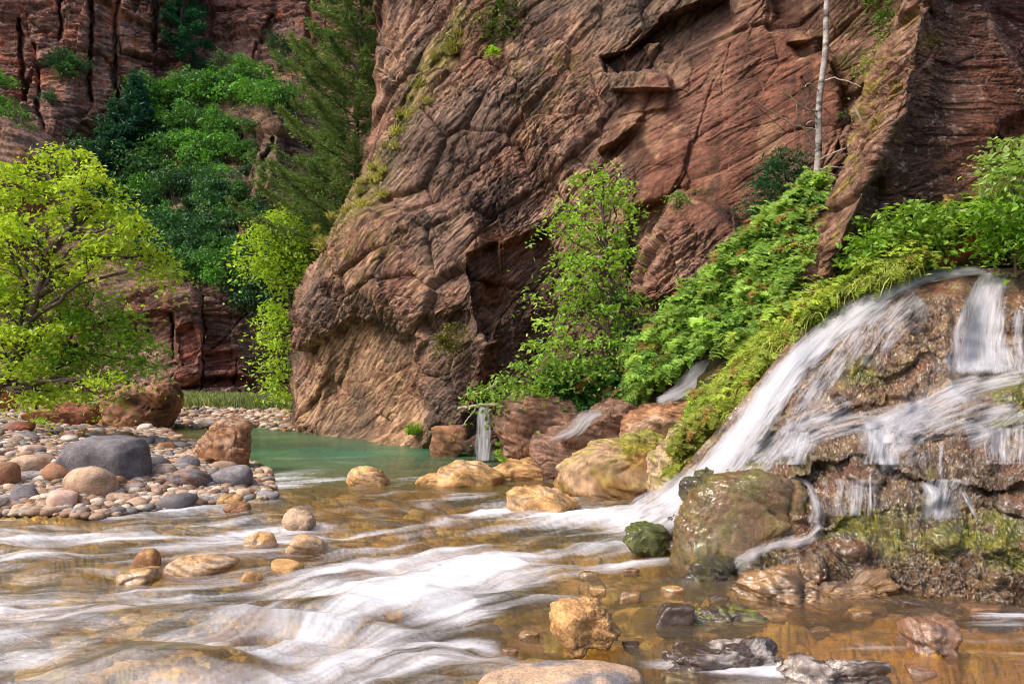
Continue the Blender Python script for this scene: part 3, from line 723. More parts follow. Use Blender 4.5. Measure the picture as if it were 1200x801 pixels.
# ------------------------------------------------------------------ the rock mound under the waterfall, the green slope behind it
LXP = ([312, 318, 330, 350, 370, 400, 440, 480, 520, 560, 600, 620, 660, 720], [1200, 1120, 1050, 990, 960, 925, 893, 860, 825, 790, 752, 742, 800, 800])
def Dmound(px, py):
    xs = [740, 800, 860, 920, 980, 1040, 1100, 1160, 1260]
    ys = [300, 340, 380, 420, 460, 500, 540, 580, 620, 660, 700, 740]
    T = [[9.6, 9.5, 9.4, 9.3, 9.2, 9.1, 9.0, 8.9, 8.8], [9.4, 9.3, 9.2, 9.0, 8.8, 8.4, 8.3, 8.2, 8.2], [9.2, 9.1, 9.0, 8.8, 8.3, 7.95, 7.9, 7.95, 7.9],
         [9.0, 8.9, 8.7, 8.2, 7.8, 7.6, 7.6, 7.8, 7.7], [8.8, 8.6, 8.2, 7.7, 7.4, 7.3, 7.25, 7.15, 7.1], [8.6, 8.3, 7.8, 7.3, 7.0, 6.9, 6.85, 6.8, 6.7],
         [8.3, 7.9, 7.2, 6.8, 6.6, 6.5, 6.4, 6.35, 6.3], [7.9, 7.3, 6.7, 6.45, 6.3, 6.15, 6.05, 6.0, 5.9], [7.7, 6.9, 6.4, 6.2, 6.0, 5.85, 5.8, 5.75, 5.6],
         [7.4, 6.7, 6.25, 5.98, 5.8, 5.65, 5.6, 5.55, 5.4], [7.2, 6.5, 6.1, 5.85, 5.7, 5.55, 5.45, 5.4, 5.3], [7, 6.4, 6.0, 5.8, 5.6, 5.5, 5.4, 5.3, 5.2]]
    D = grid_interp(xs, ys, T, px, py)
    j = 16 * pn(np.stack([px / 42, px * 0 + 1.5, px * 0], -1)) + 9 * pn(np.stack([px / 19, px * 0 + 11.5, px * 0], -1)) + 3 * pn(np.stack([px / 9, px * 0 + 5.5, px * 0], -1))
    # ledges: lip curve, reach back above the lip, recess under it
    for xx, yy, tr, wb, und, wu in (
            ([840, 900, 950, 1000, 1060, 1110, 1200, 1260], [560, 522, 508, 505, 508, 522, 500, 498], .22, 5, .22, 30),
            ([900, 940, 960, 1000, 1050, 1100, 1150, 1260], [580, 566, 552, 550, 560, 572, 580, 578], .14, 4, .22, 34),
            ([940, 990, 1040, 1100, 1160, 1260], [640, 614, 612, 606, 600, 600], .10, 5, .10, 25),
            ([960, 1010, 1060, 1090, 1150, 1260], [470, 480, 470, 440, 437, 434], .25, 6, .10, 24),
            ([1080, 1130, 1200, 1260], [400, 398, 404, 404], .12, 4, .05, 12),
            ([1050, 1100, 1150, 1260], [345, 338, 330, 335], .18, 6, .06, 18),
            ([870, 960, 1050], [506, 488, 476], .12, 4, .10, 14),
            ([940, 1000, 1060, 1120], [430, 420, 428, 410], .10, 4, .10, 14)):
        m = sst(xx[0] - 12, xx[0] + 12, px) * sst(xx[-1] + 12, xx[-1] - 12, px)
        m = m * (.75 + .7 * pn(np.stack([px / 33, px * 0 + yy[0] * .13, px * 0 + 4.4], -1))); wb = wb * 2.2; und = und * .75
        l = np.interp(px, xx, yy) + j * (1 if yy[0] % 20 < 10 else -.8)
        D += m * (tr * sst(0, wb, l - py) + und * sst(0, 4, py - l) * sst(wu * 1.6, wu * .5, py - l))
    D -= .12 * sst(.1, .5, fbm(np.stack([px / 45, py / 30, px * 0], -1), 2)) 
    D += .5 * sst(690, 702, py - (px - 1000) * .02) * 0
    return D
BF = [(1160, 318), (1090, 325), (1030, 342), (975, 380), (930, 425), (890, 470), (850, 525), (800, 575), (755, 610)]
RF = [(1160, 330), (1152, 360), (1150, 400), (1150, 440)]
CF = [(1180, 445), (1120, 460), (1070, 485), (1020, 500), (970, 506), (910, 540)]
def mound_detail(P, px, py):
    fl = np.maximum(sst(36, 18, segdist(px, py, BF)), np.maximum(sst(45, 30, segdist(px, py, RF)), .4 * sst(22, 8, segdist(px, py, CF))))
    a = 1 - .75 * fl
    d = rockdetail(P, .3, bed=(.25, -.1, 1), blocky=.55, strata=1.6, seed=11, rough=1.4)
    d = d + .022 * ridged(P * 5.5, 3, .6) + .034 * ridged(P * 13 + 3, 3, .7) + .014 * fbm(P * 45, 2)
    low = sst(500, 540, py)
    d = d + low * .03 * ridged(P * np.array((8, 8, 4)) + 8, 2) + .05 * fbm(P * 3.1, 3) + beds(P, (.1, -.1, 1), 7, .035, .5, 3)
    return d * a - .03 * fl
def mound_col(P, px, py, d):
    n1 = fbm(P * 1.2 + 4, 5, .6); n2 = fbm(P * 5 + 9, 4, .65); n4 = fbm(P * 16 + 40, 3, .7)
    base = mixc(np.broadcast_to(srgb(132, 98, 62), P.shape), srgb(196, 156, 108), sst(-.3, .4, n2 + .4 * n1))
    base = mixc(base, srgb(84, 64, 48), sst(520, 560, py) * sst(-.3, .4, n1 + .2) * .7)
    base = mixc(base, srgb(168, 96, 52), sst(.12, .4, fbm(P * 2.1 + 71, 4, .6)) * .45)
    base = mixc(base, srgb(176, 104, 70), region(px, py, [(1050, 318), (1130, 316), (1110, 345), (1030, 352)], 10) * .6)
    base = mixc(base, srgb(206, 194, 182), sst(.15, .42, n4) * .6)
    moss = np.zeros(px.shape)
    for a, b, c_, e, k in ((880, 530, 35, 18, .7), (960, 400, 22, 18, .6), (1010, 440, 40, 14, .7), (1190, 460, 30, 22, 1.0), (1195, 500, 40, 14, .9), (1150, 640, 60, 22, .9), (1090, 600, 22, 40, .6), (1000, 625, 40, 14, .9),
                           (1060, 640, 60, 16, .6), (1180, 660, 50, 14, .7), (900, 560, 60, 14, .5), (830, 590, 26, 30, .6), (1120, 500, 30, 8, .5), (900, 470, 20, 20, .5), (880, 660, 40, 22, .5)):
        moss = np.maximum(moss, k * blob(px, py, a, b, c_ * 1.2, e * 1.3))
    moss = moss * sst(-.25, .2, n2 + .6 * moss - .25)
    return .86 * mixc(base, mixc(np.broadcast_to(srgb(116, 124, 28), P.shape), srgb(176, 164, 44), sst(-.2, .3, n4)), np.clip(moss * 1.5, 0, .95))
def masked_rows(name, Dfn, ys, left, x1, step, detail, colour, mat, wrap, topback, x1f=None):
    nu = int((x1 - min(left)) / step); u = np.concatenate([np.linspace(0, 1, nu), 1 + np.linspace(.004, .55, 120)]); nu = len(u)
    ex = np.asarray(left, float)[:, None]
    px = ex + u[None] * (x1 - ex); py = np.repeat(np.asarray(ys, float)[:, None], nu, 1)
    Y = Dfn(px, py)
    if wrap:
        k = 8; t = np.linspace(1, 0, k, endpoint=False)[None]
        px = np.concatenate([ex + t * 6, px], 1); py = np.concatenate([np.repeat(np.asarray(ys, float)[:, None], k, 1), py], 1)
        Y = np.concatenate([Y[:, :1] + t * wrap, Y], 1)
    P = PW(px, py, Y)
    if topback:                               # the top runs on level, away from the camera
        t = np.linspace(1, 0, 16, endpoint=False)[:, None, None]
        top = P[:1] + t * np.array((0, topback, -.15))
        P = np.concatenate([top, P], 0)
        px = np.concatenate([np.repeat(px[:1], 16, 0), px], 0); py = np.concatenate([np.repeat(py[:1], 16, 0), py], 0)
    N = normals(P)
    N = np.stack([boxblur(boxblur(N[..., q], 14), 10) for q in range(3)], -1)
    N /= np.linalg.norm(N, axis=-1, keepdims=True)
    d = detail(P, px, py); Q = P + N * d[..., None]
    global MOUND_Q
    MOUND_Q = Q
    return link(name, mkmesh(name, Q, gridfaces(*Q.shape[:2]), colour(Q, px, py, d)), mat)
ys = np.arange(314, 745, .75)
o = masked_rows('rock_mound', Dmound, ys, np.interp(ys, *LXP) + 3 * pn(np.stack([ys / 12, ys * 0, ys * 0 + .5], -1)), 1290, .75, mound_detail, mound_col, M['mound'], 1.2, 1.6)
tag(o, 'wet mossy stepped rock mound that the waterfall runs down', 'rock outcrop', kind='structure')

def Dslope(px, py):
    xs = [680, 780, 860, 940, 1020, 1100, 1180, 1290]; ys = [160, 240, 300, 360, 420, 480, 540, 600]
    T = [[13.4, 13, 12.7, 12.3, 11, 10.3, 10.1, 10], [13.2, 12.8, 12.4, 11.6, 10.5, 10.1, 9.9, 9.7], [12.9, 12.5, 12, 10.7, 9.85, 9.5, 9.4, 9.3], [12.6, 12.2, 11.4, 10.0, 9.3, 9.2, 9.1, 9.1],
         [12.4, 11.8, 10.4, 9.2, 9.0, 9.0, 9, 9], [12.2, 11.2, 9.5, 9.0, 8.9, 8.9, 8.9, 8.9], [11.9, 10.4, 8.9, 8.7, 8.6, 8.6, 8.6, 8.6], [11.6, 9.6, 8.6, 8.5, 8.5, 8.5, 8.5, 8.5]]
    return grid_interp(xs, ys, T, px, py)
sx = np.concatenate([np.arange(700, 1290, 1.5), np.linspace(1292, 1620, 60)])
ty = np.interp(sx, [700, 740, 800, 860, 920, 960, 990, 1040, 1100, 1200, 1290], [470, 410, 335, 285, 235, 222, 300, 275, 235, 200, 190])
by = np.interp(sx, [700, 740, 800, 825, 860, 893, 925, 960, 1050, 1120, 1200, 1290], [540, 560, 570, 540, 500, 460, 420, 388, 338, 318, 312, 312])
t = np.linspace(0, 1, 220)[:, None]
spx = np.repeat(sx[None], 220, 0); spy = ty + t * (by - ty)
P = PW(spx, spy, Dslope(spx, spy) + .45 * sst(1000, 1080, spx) * sst(270, 300, spy)); N = normals(P)
d = .12 * fbm(P * 1.1, 4) + .05 * ridged(P * 3, 3)
P = P + N * d[..., None]
soil = region(spx, spy, [(1090, 305), (1110, 285), (1150, 270), (1162, 285), (1130, 305), (1100, 318)], 6)
c = mixc(np.broadcast_to(srgb(60, 58, 30), P.shape), srgb(96, 74, 50), sst(-.2, .3, fbm(P * 3, 3)))
c = mixc(c, srgb(176, 104, 60), soil * .95)
M['soil'] = rock_mat('soil', 2, .95, .6, .02)
tag(link('hillside', mkmesh('hillside', P, gridfaces(*P.shape[:2]), c), M['soil']), 'overgrown soil slope behind the waterfall', 'hillside', kind='structure')

# ------------------------------------------------------------------ falling water
def fall_mat():
    m, nt, o = newmat('falling_water')
    s_ = attr(nt, 'S', 'Fac'); t_ = attr(nt, 'T', 'Fac'); a_ = attr(nt, 'A', 'Fac')
    cb = nd(nt, 'ShaderNodeCombineXYZ'); nt.links.new(math_(nt, 'MULTIPLY', t_, 36), cb.inputs[0]); nt.links.new(math_(nt, 'MULTIPLY', s_, 2.2), cb.inputs[1])
    n1 = noise(nt, 1.0, 5, .65, vec=cb.outputs[0], dist=.3)
    cb2 = nd(nt, 'ShaderNodeCombineXYZ'); nt.links.new(math_(nt, 'MULTIPLY', t_, 9), cb2.inputs[0]); nt.links.new(math_(nt, 'MULTIPLY', s_, 1.4), cb2.inputs[1])
    n2 = noise(nt, 1.0, 4, .6, vec=cb2.outputs[0], dist=.4)
    st = math_(nt, 'ADD', math_(nt, 'MULTIPLY', n1, 1.0), math_(nt, 'MULTIPLY', n2, 1.0))         # about 1
    al = math_(nt, 'ADD', a_, math_(nt, 'MULTIPLY', math_(nt, 'SUBTRACT', st, 1.0), 2.1))
    ed = math_(nt, 'MULTIPLY', a_, 3.0, clamp=True)
    al = math_(nt, 'MULTIPLY', math_(nt, 'MULTIPLY', al, ed), .97, clamp=True)
    d = nd(nt, 'ShaderNodeBsdfDiffuse'); d.inputs[0].default_value = (.56, .55, .58, 1)
    tl = nd(nt, 'ShaderNodeBsdfTranslucent'); tl.inputs[0].default_value = (.56, .55, .58, 1)
    x = nd(nt, 'ShaderNodeMixShader'); x.inputs[0].default_value = .3; nt.links.new(d.outputs[0], x.inputs[1]); nt.links.new(tl.outputs[0], x.inputs[2])
    nt.links.new(bump(nt, st, .25, .015), d.inputs['Normal'])
    tr = nd(nt, 'ShaderNodeBsdfTransparent')
    e = nd(nt, 'ShaderNodeMixShader'); nt.links.new(al, e.inputs[0]); nt.links.new(tr.outputs[0], e.inputs[1]); nt.links.new(x.outputs[0], e.inputs[2])
    nt.links.new(e.outputs[0], o.inputs[0]); return m
M['fall'] = fall_mat()
def catmull(pts, n):
    pts = np.array(pts, float); k = np.arange(len(pts)); m = np.gradient(pts, axis=0)
    t = np.linspace(0, len(pts) - 1, n); i = np.clip(t.astype(int), 0, len(pts) - 2); f = (t - i)[:, None]
    return pts[i] * (2*f**3 - 3*f**2 + 1) + m[i] * (f**3 - 2*f**2 + f) + pts[i+1] * (-2*f**3 + 3*f**2) + m[i+1] * (f**3 - f**2)
def ribbon(path, Dfn, off=.10, dens=.9, nu=30, horiz=False, endfade=.06, startfade=.06, seed=0):
    n = max(24, int(sum(math.dist(a[:2], b[:2]) for a, b in zip(path[:-1], path[1:])) / 2))
    c = catmull(path, n)
    tg = np.gradient(c[:, :2], axis=0); tg /= np.linalg.norm(tg, axis=1)[:, None]
    pr = np.stack([-tg[:, 1], tg[:, 0]], -1)
    if horiz: pr = np.repeat(np.array([[1.0, 0.0]]), n, 0)
    u = np.linspace(-1, 1, nu)
    wob = 1 + .25 * pn(np.stack([np.arange(n) / 9, np.full(n, 3.3 + seed), np.zeros(n)], -1))
    px = c[:, None, 0] + pr[:, None, 0] * u[None] * (c[:, 2] * wob)[:, None] / 2
    py = c[:, None, 1] + pr[:, None, 1] * u[None] * (c[:, 2] * wob)[:, None] / 2
    Y = Dfn(px, py)
    for _ in range(2):
        Y[1:-1] = (Y[:-2] + Y[1:-1] + Y[2:]) / 3
    Y = Y - off * (1 - .6 * np.abs(u[None]) ** 2)
    P = PW(px, py, Y)
    ds = np.linalg.norm(np.diff(P[:, nu // 2], axis=0), axis=1); s = np.concatenate([[0], np.cumsum(ds)])
    t = u[None] * (c[:, 2:3] / 2) * Y.mean() / F + seed
    e = np.linspace(0, 1, n)
    A = dens * np.clip((1 - np.abs(u) ** 1.7), 0, 1)[None] ** 1.0 * (sst(0, startfade, e) * sst(1, 1 - endfade, e))[:, None]
    return P, np.repeat(s[:, None] + seed * 3, nu, 1), t, A
def waterfall(name, label, ribs, group=None):
    V, Fc, S_, T_, A_ = [], [], [], [], []; base = 0
    for k, r in enumerate(ribs):
        P, s, t, A = ribbon(seed=k * 1.7, **r)
        V.append(P.reshape(-1, 3)); Fc.append(gridfaces(*P.shape[:2]) + base); base += P.shape[0] * P.shape[1]
        S_.append(s.ravel()); T_.append(t.ravel()); A_.append(A.ravel())
    m = mkmesh(name, np.concatenate(V), np.concatenate(Fc), None, {'S': np.concatenate(S_), 'T': np.concatenate(T_), 'A': np.concatenate(A_)})
    return tag(link(name, m, M['fall']), label, 'waterfall', group)
_mx, _my = PX(MOUND_Q.reshape(-1, 3)); _ms = 1.0
_dep = np.full((440, 620), 99.0); _i = np.round(_mx - 680).astype(int); _j = np.round(_my - 290).astype(int)
_ok = (_i >= 0) & (_i < 620) & (_j >= 0) & (_j < 440)
np.minimum.at(_dep, (_j[_ok], _i[_ok]), MOUND_Q.reshape(-1, 3)[_ok, 1])
_h = _dep > 90; _dep[_h] = Dmound(*np.meshgrid(np.arange(680, 1300.), np.arange(290, 730.)))[_h]
for _k in range(2):                          # front-most over a few pixels, then smooth
    _dep = np.minimum.reduce([_dep, np.roll(_dep, 1, 0), np.roll(_dep, -1, 0), np.roll(_dep, 1, 1), np.roll(_dep, -1, 1)])
_dep = boxblur(boxblur(_dep, 2), 2); _depS = boxblur(boxblur(_dep, 9), 9)
def DS_(px, py): return np.minimum(bilin(_depS, 680, 290, 1.0, px, py) , bilin(_depS, 680, 290, 1.0, px, py)) - .05
def D_(px, py): return bilin(_dep, 680, 290, 1.0, px, py)
waterfall('waterfall', 'long white chute of water sliding down the left edge of the rock mound', [
    dict(path=[(1165, 316, 10), (1125, 318, 14), (1080, 326, 18), (1035, 345, 26), (990, 375, 38), (950, 410, 40), (915, 448, 44), (885, 488, 48), (850, 535, 52), (805, 578, 56), (762, 606, 60), (725, 618, 56)], Dfn=DS_, off=.04, dens=1.02, nu=40),
    dict(path=[(1060, 332, 12), (1010, 358, 18), (960, 395, 22), (925, 430, 26), (895, 468, 30), (862, 515, 32), (815, 565, 36), (765, 600, 44)], Dfn=DS_, off=.06, dens=1.25),
    dict(path=[(1050, 345, 20), (1015, 375, 34), (990, 410, 40), (965, 445, 40), (940, 480, 40), (915, 520, 36), (890, 548, 24)], Dfn=D_, off=.03, dens=.42),
    dict(path=[(930, 445, 16), (905, 485, 26), (880, 520, 26), (850, 560, 20)], Dfn=D_, off=.03, dens=.75)])
waterfall('waterfall', 'broad white curtain of water dropping over the top right ledge', [
    dict(path=[(1166, 318, 40), (1160, 335, 44), (1152, 365, 58), (1148, 400, 84), (1150, 440, 112)], Dfn=D_, off=.04, dens=1.0, nu=60, horiz=True),
    dict(path=[(1160, 330, 30), (1154, 365, 44), (1150, 400, 60), (1150, 438, 84)], Dfn=D_, off=.05, dens=.9, nu=50, horiz=True),
    dict(path=[(1205, 438, 20), (1160, 446, 28), (1115, 460, 34), (1075, 480, 34), (1040, 496, 28), (1010, 503, 20)], Dfn=D_, off=.03, dens=.6, nu=40),
    dict(path=[(1195, 360, 20), (1192, 400, 22), (1196, 440, 24)], Dfn=D_, off=.03, dens=.45, horiz=True)])
waterfall('waterfall', 'thin veils of water spreading over the middle ledges of the mound', [
    dict(path=[(1190, 470, 40), (1140, 480, 56), (1090, 496, 50), (1050, 506, 40)], Dfn=D_, off=.03, dens=.36, nu=50),
    dict(path=[(1090, 476, 20), (1040, 488, 26), (990, 498, 26), (950, 512, 24), (915, 535, 20)], Dfn=D_, off=.03, dens=.6, nu=40),
    dict(path=[(1035, 502, 60), (1035, 515, 56), (1033, 530, 52), (1032, 545, 50)], Dfn=D_, off=.03, dens=.72, nu=60, horiz=True),
    dict(path=[(940, 505, 50), (935, 525, 46), (925, 545, 40)], Dfn=D_, off=.03, dens=.6, nu=40, horiz=True),
    dict(path=[(1104, 512, 12), (1103, 530, 6), (1102, 550, 7), (1102, 568, 14)], Dfn=D_, off=.04, dens=.62, startfade=.25, endfade=.45, nu=12, horiz=True),
    dict(path=[(1140, 455, 60), (1100, 480, 80), (1060, 510, 90), (1020, 540, 80)], Dfn=D_, off=.02, dens=.30, nu=80),
    dict(path=[(1000, 470, 30), (960, 490, 40), (920, 512, 50), (880, 545, 50)], Dfn=D_, off=.02, dens=.38, nu=60),
    dict(path=[(1080, 345, 60), (1040, 385, 60), (1010, 430, 50)], Dfn=D_, off=.03, dens=.36, nu=60),
    dict(path=[(1110, 560, 80), (1105, 580, 80), (1100, 610, 60)], Dfn=D_, off=.03, dens=.36, nu=60, horiz=True),
    dict(path=[(1080, 470, 70), (1050, 500, 80), (1040, 520, 90)], Dfn=D_, off=.03, dens=.42, nu=70, horiz=True),
    dict(path=[(1180, 500, 90), (1180, 520, 90), (1180, 545, 80)], Dfn=D_, off=.03, dens=.38, nu=70, horiz=True),
    dict(path=[(880, 545, 60), (860, 560, 50), (840, 572, 30)], Dfn=D_, off=.03, dens=.4, nu=40, horiz=True),
    dict(path=[(1000, 560, 90), (1000, 580, 80), (1000, 605, 70)], Dfn=D_, off=.03, dens=.33, nu=60, horiz=True),
    dict(path=[(1200, 480, 60), (1170, 500, 60), (1130, 512, 50)], Dfn=D_, off=.03, dens=.34, nu=40)])
waterfall('waterfall', 'narrow trickles running down the dark lower steps of the mound', [
    dict(path=[(925, 560, 8), (945, 566, 8), (953, 580, 12), (958, 600, 20), (956, 614, 26)], Dfn=D_, off=.03, dens=.6, nu=20),
    dict(path=[(962, 610, 18), (945, 630, 20), (900, 640, 16), (870, 655, 30), (850, 680, 40)], Dfn=D_, off=.04, dens=.5, nu=24),
    dict(path=[(1020, 552, 8), (1020, 575, 5), (1021, 606, 6)], Dfn=D_, off=.04, dens=.62, startfade=.25, endfade=.45, nu=10, horiz=True),
    dict(path=[(1080, 562, 20), (1094, 576, 26), (1094, 596, 16), (1096, 616, 26)], Dfn=D_, off=.04, dens=.62, startfade=.25, endfade=.45, nu=20, horiz=True),
    dict(path=[(1125, 572, 8), (1136, 590, 8), (1150, 616, 7)], Dfn=D_, off=.04, dens=.62, startfade=.25, endfade=.45, nu=10)])
Dk = lambda Y0: (lambda px, py: np.full(np.shape(px), float(Y0)) + (500 - py) * .003)
waterfall('waterfall', 'small straight fall dropping into the pool under the driftwood branch', [
    dict(path=[(570, 472, 10), (567, 482, 16), (567, 510, 19), (566, 541, 26)], Dfn=Dk(13.1), off=0, dens=.9, endfade=.02, nu=30, horiz=True)])
waterfall('waterfall', 'short white spout between the layered boulder and the tan slab', [
    dict(path=[(706, 484, 8), (696, 484, 14), (685, 490, 22), (676, 501, 20), (664, 508, 12), (648, 514, 7), (636, 520, 4)], Dfn=Dk(10.75), off=0, dens=.85, nu=26, endfade=.3)])
waterfall('waterfall', 'upper cascade half hidden by ferns left of the main chute', [
    dict(path=[(846, 422, 14), (828, 434, 30), (810, 450, 34), (792, 461, 20), (768, 470, 8)], Dfn=lambda px, py: Dk(10.55)(px, py), off=0, dens=1.0, nu=30)])
# ------------------------------------------------------------------ stones
def ico(sub):
    bm = bmesh.new(); bmesh.ops.create_icosphere(bm, subdivisions=sub, radius=1)
    V = np.array([v.co[:] for v in bm.verts]); Fc = np.array([[v.index for v in f.verts] for f in bm.faces]); bm.free()
    return V, Fc
ICO = {k: ico(k) for k in (2, 3, 4, 5, 6)}
def stone_shape(seed, k=4.0, planes=16, sub=4, rough=.03, flat=0.0):
    r_ = np.random.RandomState(seed); V, Fc = ICO[sub]
    if k >= 6: planes, k = 8, k * 2
    n = r_.normal(size=(planes, 3)); n /= np.linalg.norm(n, axis=1)[:, None]
    n = np.concatenate([n, np.eye(3), -np.eye(3)]); dd = np.concatenate([r_.uniform(.72, 1.05, planes), np.full(6, 1.0)])
    if flat: n = np.concatenate([n, [[.1, -.1, 1]]]); dd = np.concatenate([dd, [1 - flat]])
    dot = np.maximum(V @ n.T, 0) / dd
    r = (dot ** k).sum(1) ** (-1 / k)
    P = V * r[:, None]
    P = P * (1 + .16 * fbm(P * .9 + seed * 3.7, 2) + rough * ridged(P * 2.5 + seed, 4, .6))[:, None]
    lo, hi = P.min(0), P.max(0)
    P = (P - (lo + hi) / 2) / ((hi - lo) / 2)
    return P, Fc
def outline_shape(pts, seed, depth, sub=5, k=14, planes=9, rough=.03):
    '''a stone with the given outline (x, z), its own thickness, faceted'''
    V, Fc = ICO[sub]; P, _ = stone_shape(seed, k, planes, sub, 0.0)
    fac = np.linalg.norm(P, axis=1); fac = fac / fac.mean()
    pts = np.array(pts, float); c = (pts.min(0) + pts.max(0)) / 2
    q = pts - c; th = np.linspace(-np.pi, np.pi, 361); rad = np.zeros(361)
    for i, t in enumerate(th):
        u = np.array((math.cos(t), math.sin(t))); best = 0
        for a, b in zip(q, np.roll(q, -1, 0)):
            m = np.array(((u[0], a[0] - b[0]), (u[1], a[1] - b[1])))
            dt = np.linalg.det(m)
            if abs(dt) < 1e-9: continue
            r, s = np.linalg.solve(m, a)
            if r > 0 and -1e-6 <= s <= 1 + 1e-6: best = max(best, r)
        rad[i] = best
    rad = np.convolve(np.concatenate([rad[-7:-1], rad, rad[1:7]]), np.ones(5) / 5, 'same')[6:-6]
    t = np.arctan2(V[:, 2], V[:, 0]); m = np.hypot(V[:, 0], V[:, 2]); rr = np.interp(t, th, rad)
    g = m ** .55 * (1 - (1 - m) * .0)
    w = np.ptp(pts[:, 0])
    f = .35 + .65 * (fac - fac.min()) / np.ptp(fac)
    Q = np.stack([rr * g * np.cos(t), V[:, 1] * depth * w / 2 * (.55 + .6 * f), rr * g * np.sin(t)], -1)
    Q[:, 1] += .22 * depth * w * pn(np.stack([Q[:, 0], Q[:, 2], Q[:, 0] * 0 + seed], -1) * 2.2 / w)
    return Q, Fc, c
def ground_hit(px, py):
    Y = np.arange(3.4, 60, .03)
    p = PW(px, py, Y); z, s = ground_base(p[:, 0], p[:, 1])
    hit = np.nonzero(p[:, 2] <= np.maximum(z, 0))[0]
    return Y[hit[0]] if len(hit) else 60.0
SC = {'tan': (190, 160, 134), 'pink': (198, 164, 148), 'brown': (150, 108, 78), 'grey': (136, 130, 132), 'dark': (112, 106, 110), 'pale': (214, 200, 190), 'red': (160, 94, 76),
      'ochre': (150, 112, 66), 'gold': (196, 152, 100), 'wet': (74, 54, 42), 'layer': (128, 98, 82), 'moss': (104, 112, 30)}
def stone_colour(P, base, seed, var=.5, second=None, k2=.6, up=None):
    c = np.broadcast_to(srgb(*SC[base]), P.shape)
    n = fbm(P * 1.3 + seed * 2.1, 4, .6)
    c = mixc(c, srgb(*SC[base]) * .55, sst(-.1, .5, n) * var)
    c = mixc(c, np.clip(srgb(*SC[base]) * 1.5, 0, .85), sst(.1, .5, -n) * var)
    if second: c = mixc(c, srgb(*SC[second]), sst(-.05, .25, fbm(P * 1.7 + 33 + seed, 3)) * k2)
    if up: c = mixc(c, srgb(*SC[up[0]]), sst(up[1] - .35, up[1] + .35, P[:, 2] + .7 * n) * up[2])
    if second == 'moss' or (up and up[0] == 'moss') or base == 'moss':
        c = mixc(c, srgb(150, 150, 40), sst(.0, .35, fbm(P * 3.1 + 71 + seed, 4, .65) + .12 * P[:, 2]) * .42)
    return c * .85
def boulder(box, label, base='tan', k=4.0, seed=1, depth=.85, name='boulder', mat='boulder', sink=.25, Y=None, sub=5, second=None, up=None, rough=.03, bedding=0.0, tilt=0.0,
            flat=0.0, group=None, k2=.6, cat='boulder', plane='ground', cracks=1.0, shear=0.0, pts=None, detail=.5):
    if pts: box = (min(p[0] for p in pts), min(p[1] for p in pts), max(p[0] for p in pts), max(p[1] for p in pts))
    x0, y0, x1, y1 = box
    if Y is None: Y = ground_hit((x0 + x1) / 2, y1)
    w = (x1 - x0) / F * Y; h = (y1 - y0) / F * Y
    dep = w * depth
    P, Fc = stone_shape(seed, k, sub=sub, rough=rough, flat=flat)
    P0 = P.copy()
    P[:, 0] += shear * P[:, 2]
    if tilt:
        ca, sa = math.cos(tilt), math.sin(tilt)
        P[:, 0], P[:, 2] = P[:, 0] * ca - P[:, 2] * sa, P[:, 0] * sa + P[:, 2] * ca
    P[:, 0] /= np.abs(P[:, 0]).max(); P[:, 2] = (P[:, 2] - P[:, 2].min()) / np.ptp(P[:, 2]) * 2 - 1
    full = h * (1 + sink)
    Q = P * np.array((w / 2, dep / 2, full / 2))
    if pts:
        px_ = [((x - 600) / F * Y, -(y - HOR) / F * Y) for x, y in pts]
        lowest = min(z for _, z in px_)
        px_ = [(x, z - (h * sink if z < lowest + h * .3 else 0)) for x, z in px_]
        Q, Fc, cc = outline_shape(px_, seed, depth, sub)
        P0 = Q / np.abs(Q).max(0); P = P0
    if w > .3:
        n = P / np.linalg.norm(P, axis=1)[:, None]
        if k > 4.5 or pts:
            Q = Q + n * np.clip(rockdetail(Q + seed * 3.3, max(.12, w * .3), bed=(.3, .1, 1), blocky=.7, strata=bedding + .3, rough=1.1) * detail, -.12 * w, .12 * w)[:, None]
        q = Q + seed * 5.1
        bd = np.array((.25, 0, 1.0)); st = (q @ bd) * 9 / max(w, .8) + 1.0 * fbm(q * .9 / max(w, .8), 3); saw = st - np.floor(st)
        Q = Q + n * (w * .6 * (cracks * .012 * ridged(q * 5 / w, 4, .6) + bedding * .03 * sst(0, .25, saw) * (1 - saw)))[:, None]
    c = stone_colour(P0 * 1.0, base, seed, second=second, up=up, k2=k2)
    if w > .5 and mat == 'boulder' and k > 3.3: c = c * (1 + np.clip(lamin(Q + seed, (.3, .1, 1), .5) * 1.2, -.5, .7))[:, None]
    o = link(name, mkmesh(name, Q, Fc, c), M[mat])
    o.location = PW((x0 + x1) / 2, (y0 + y1) / 2, Y + dep * .35) - np.array((0, 0, h * sink / 2))
    if pts: o.location = PW((x0 + x1) / 2, (y0 + y1) / 2, Y) + np.array((0, dep * .3, -h * sink / 2))
    return tag(o, label, cat, group)
B = boulder
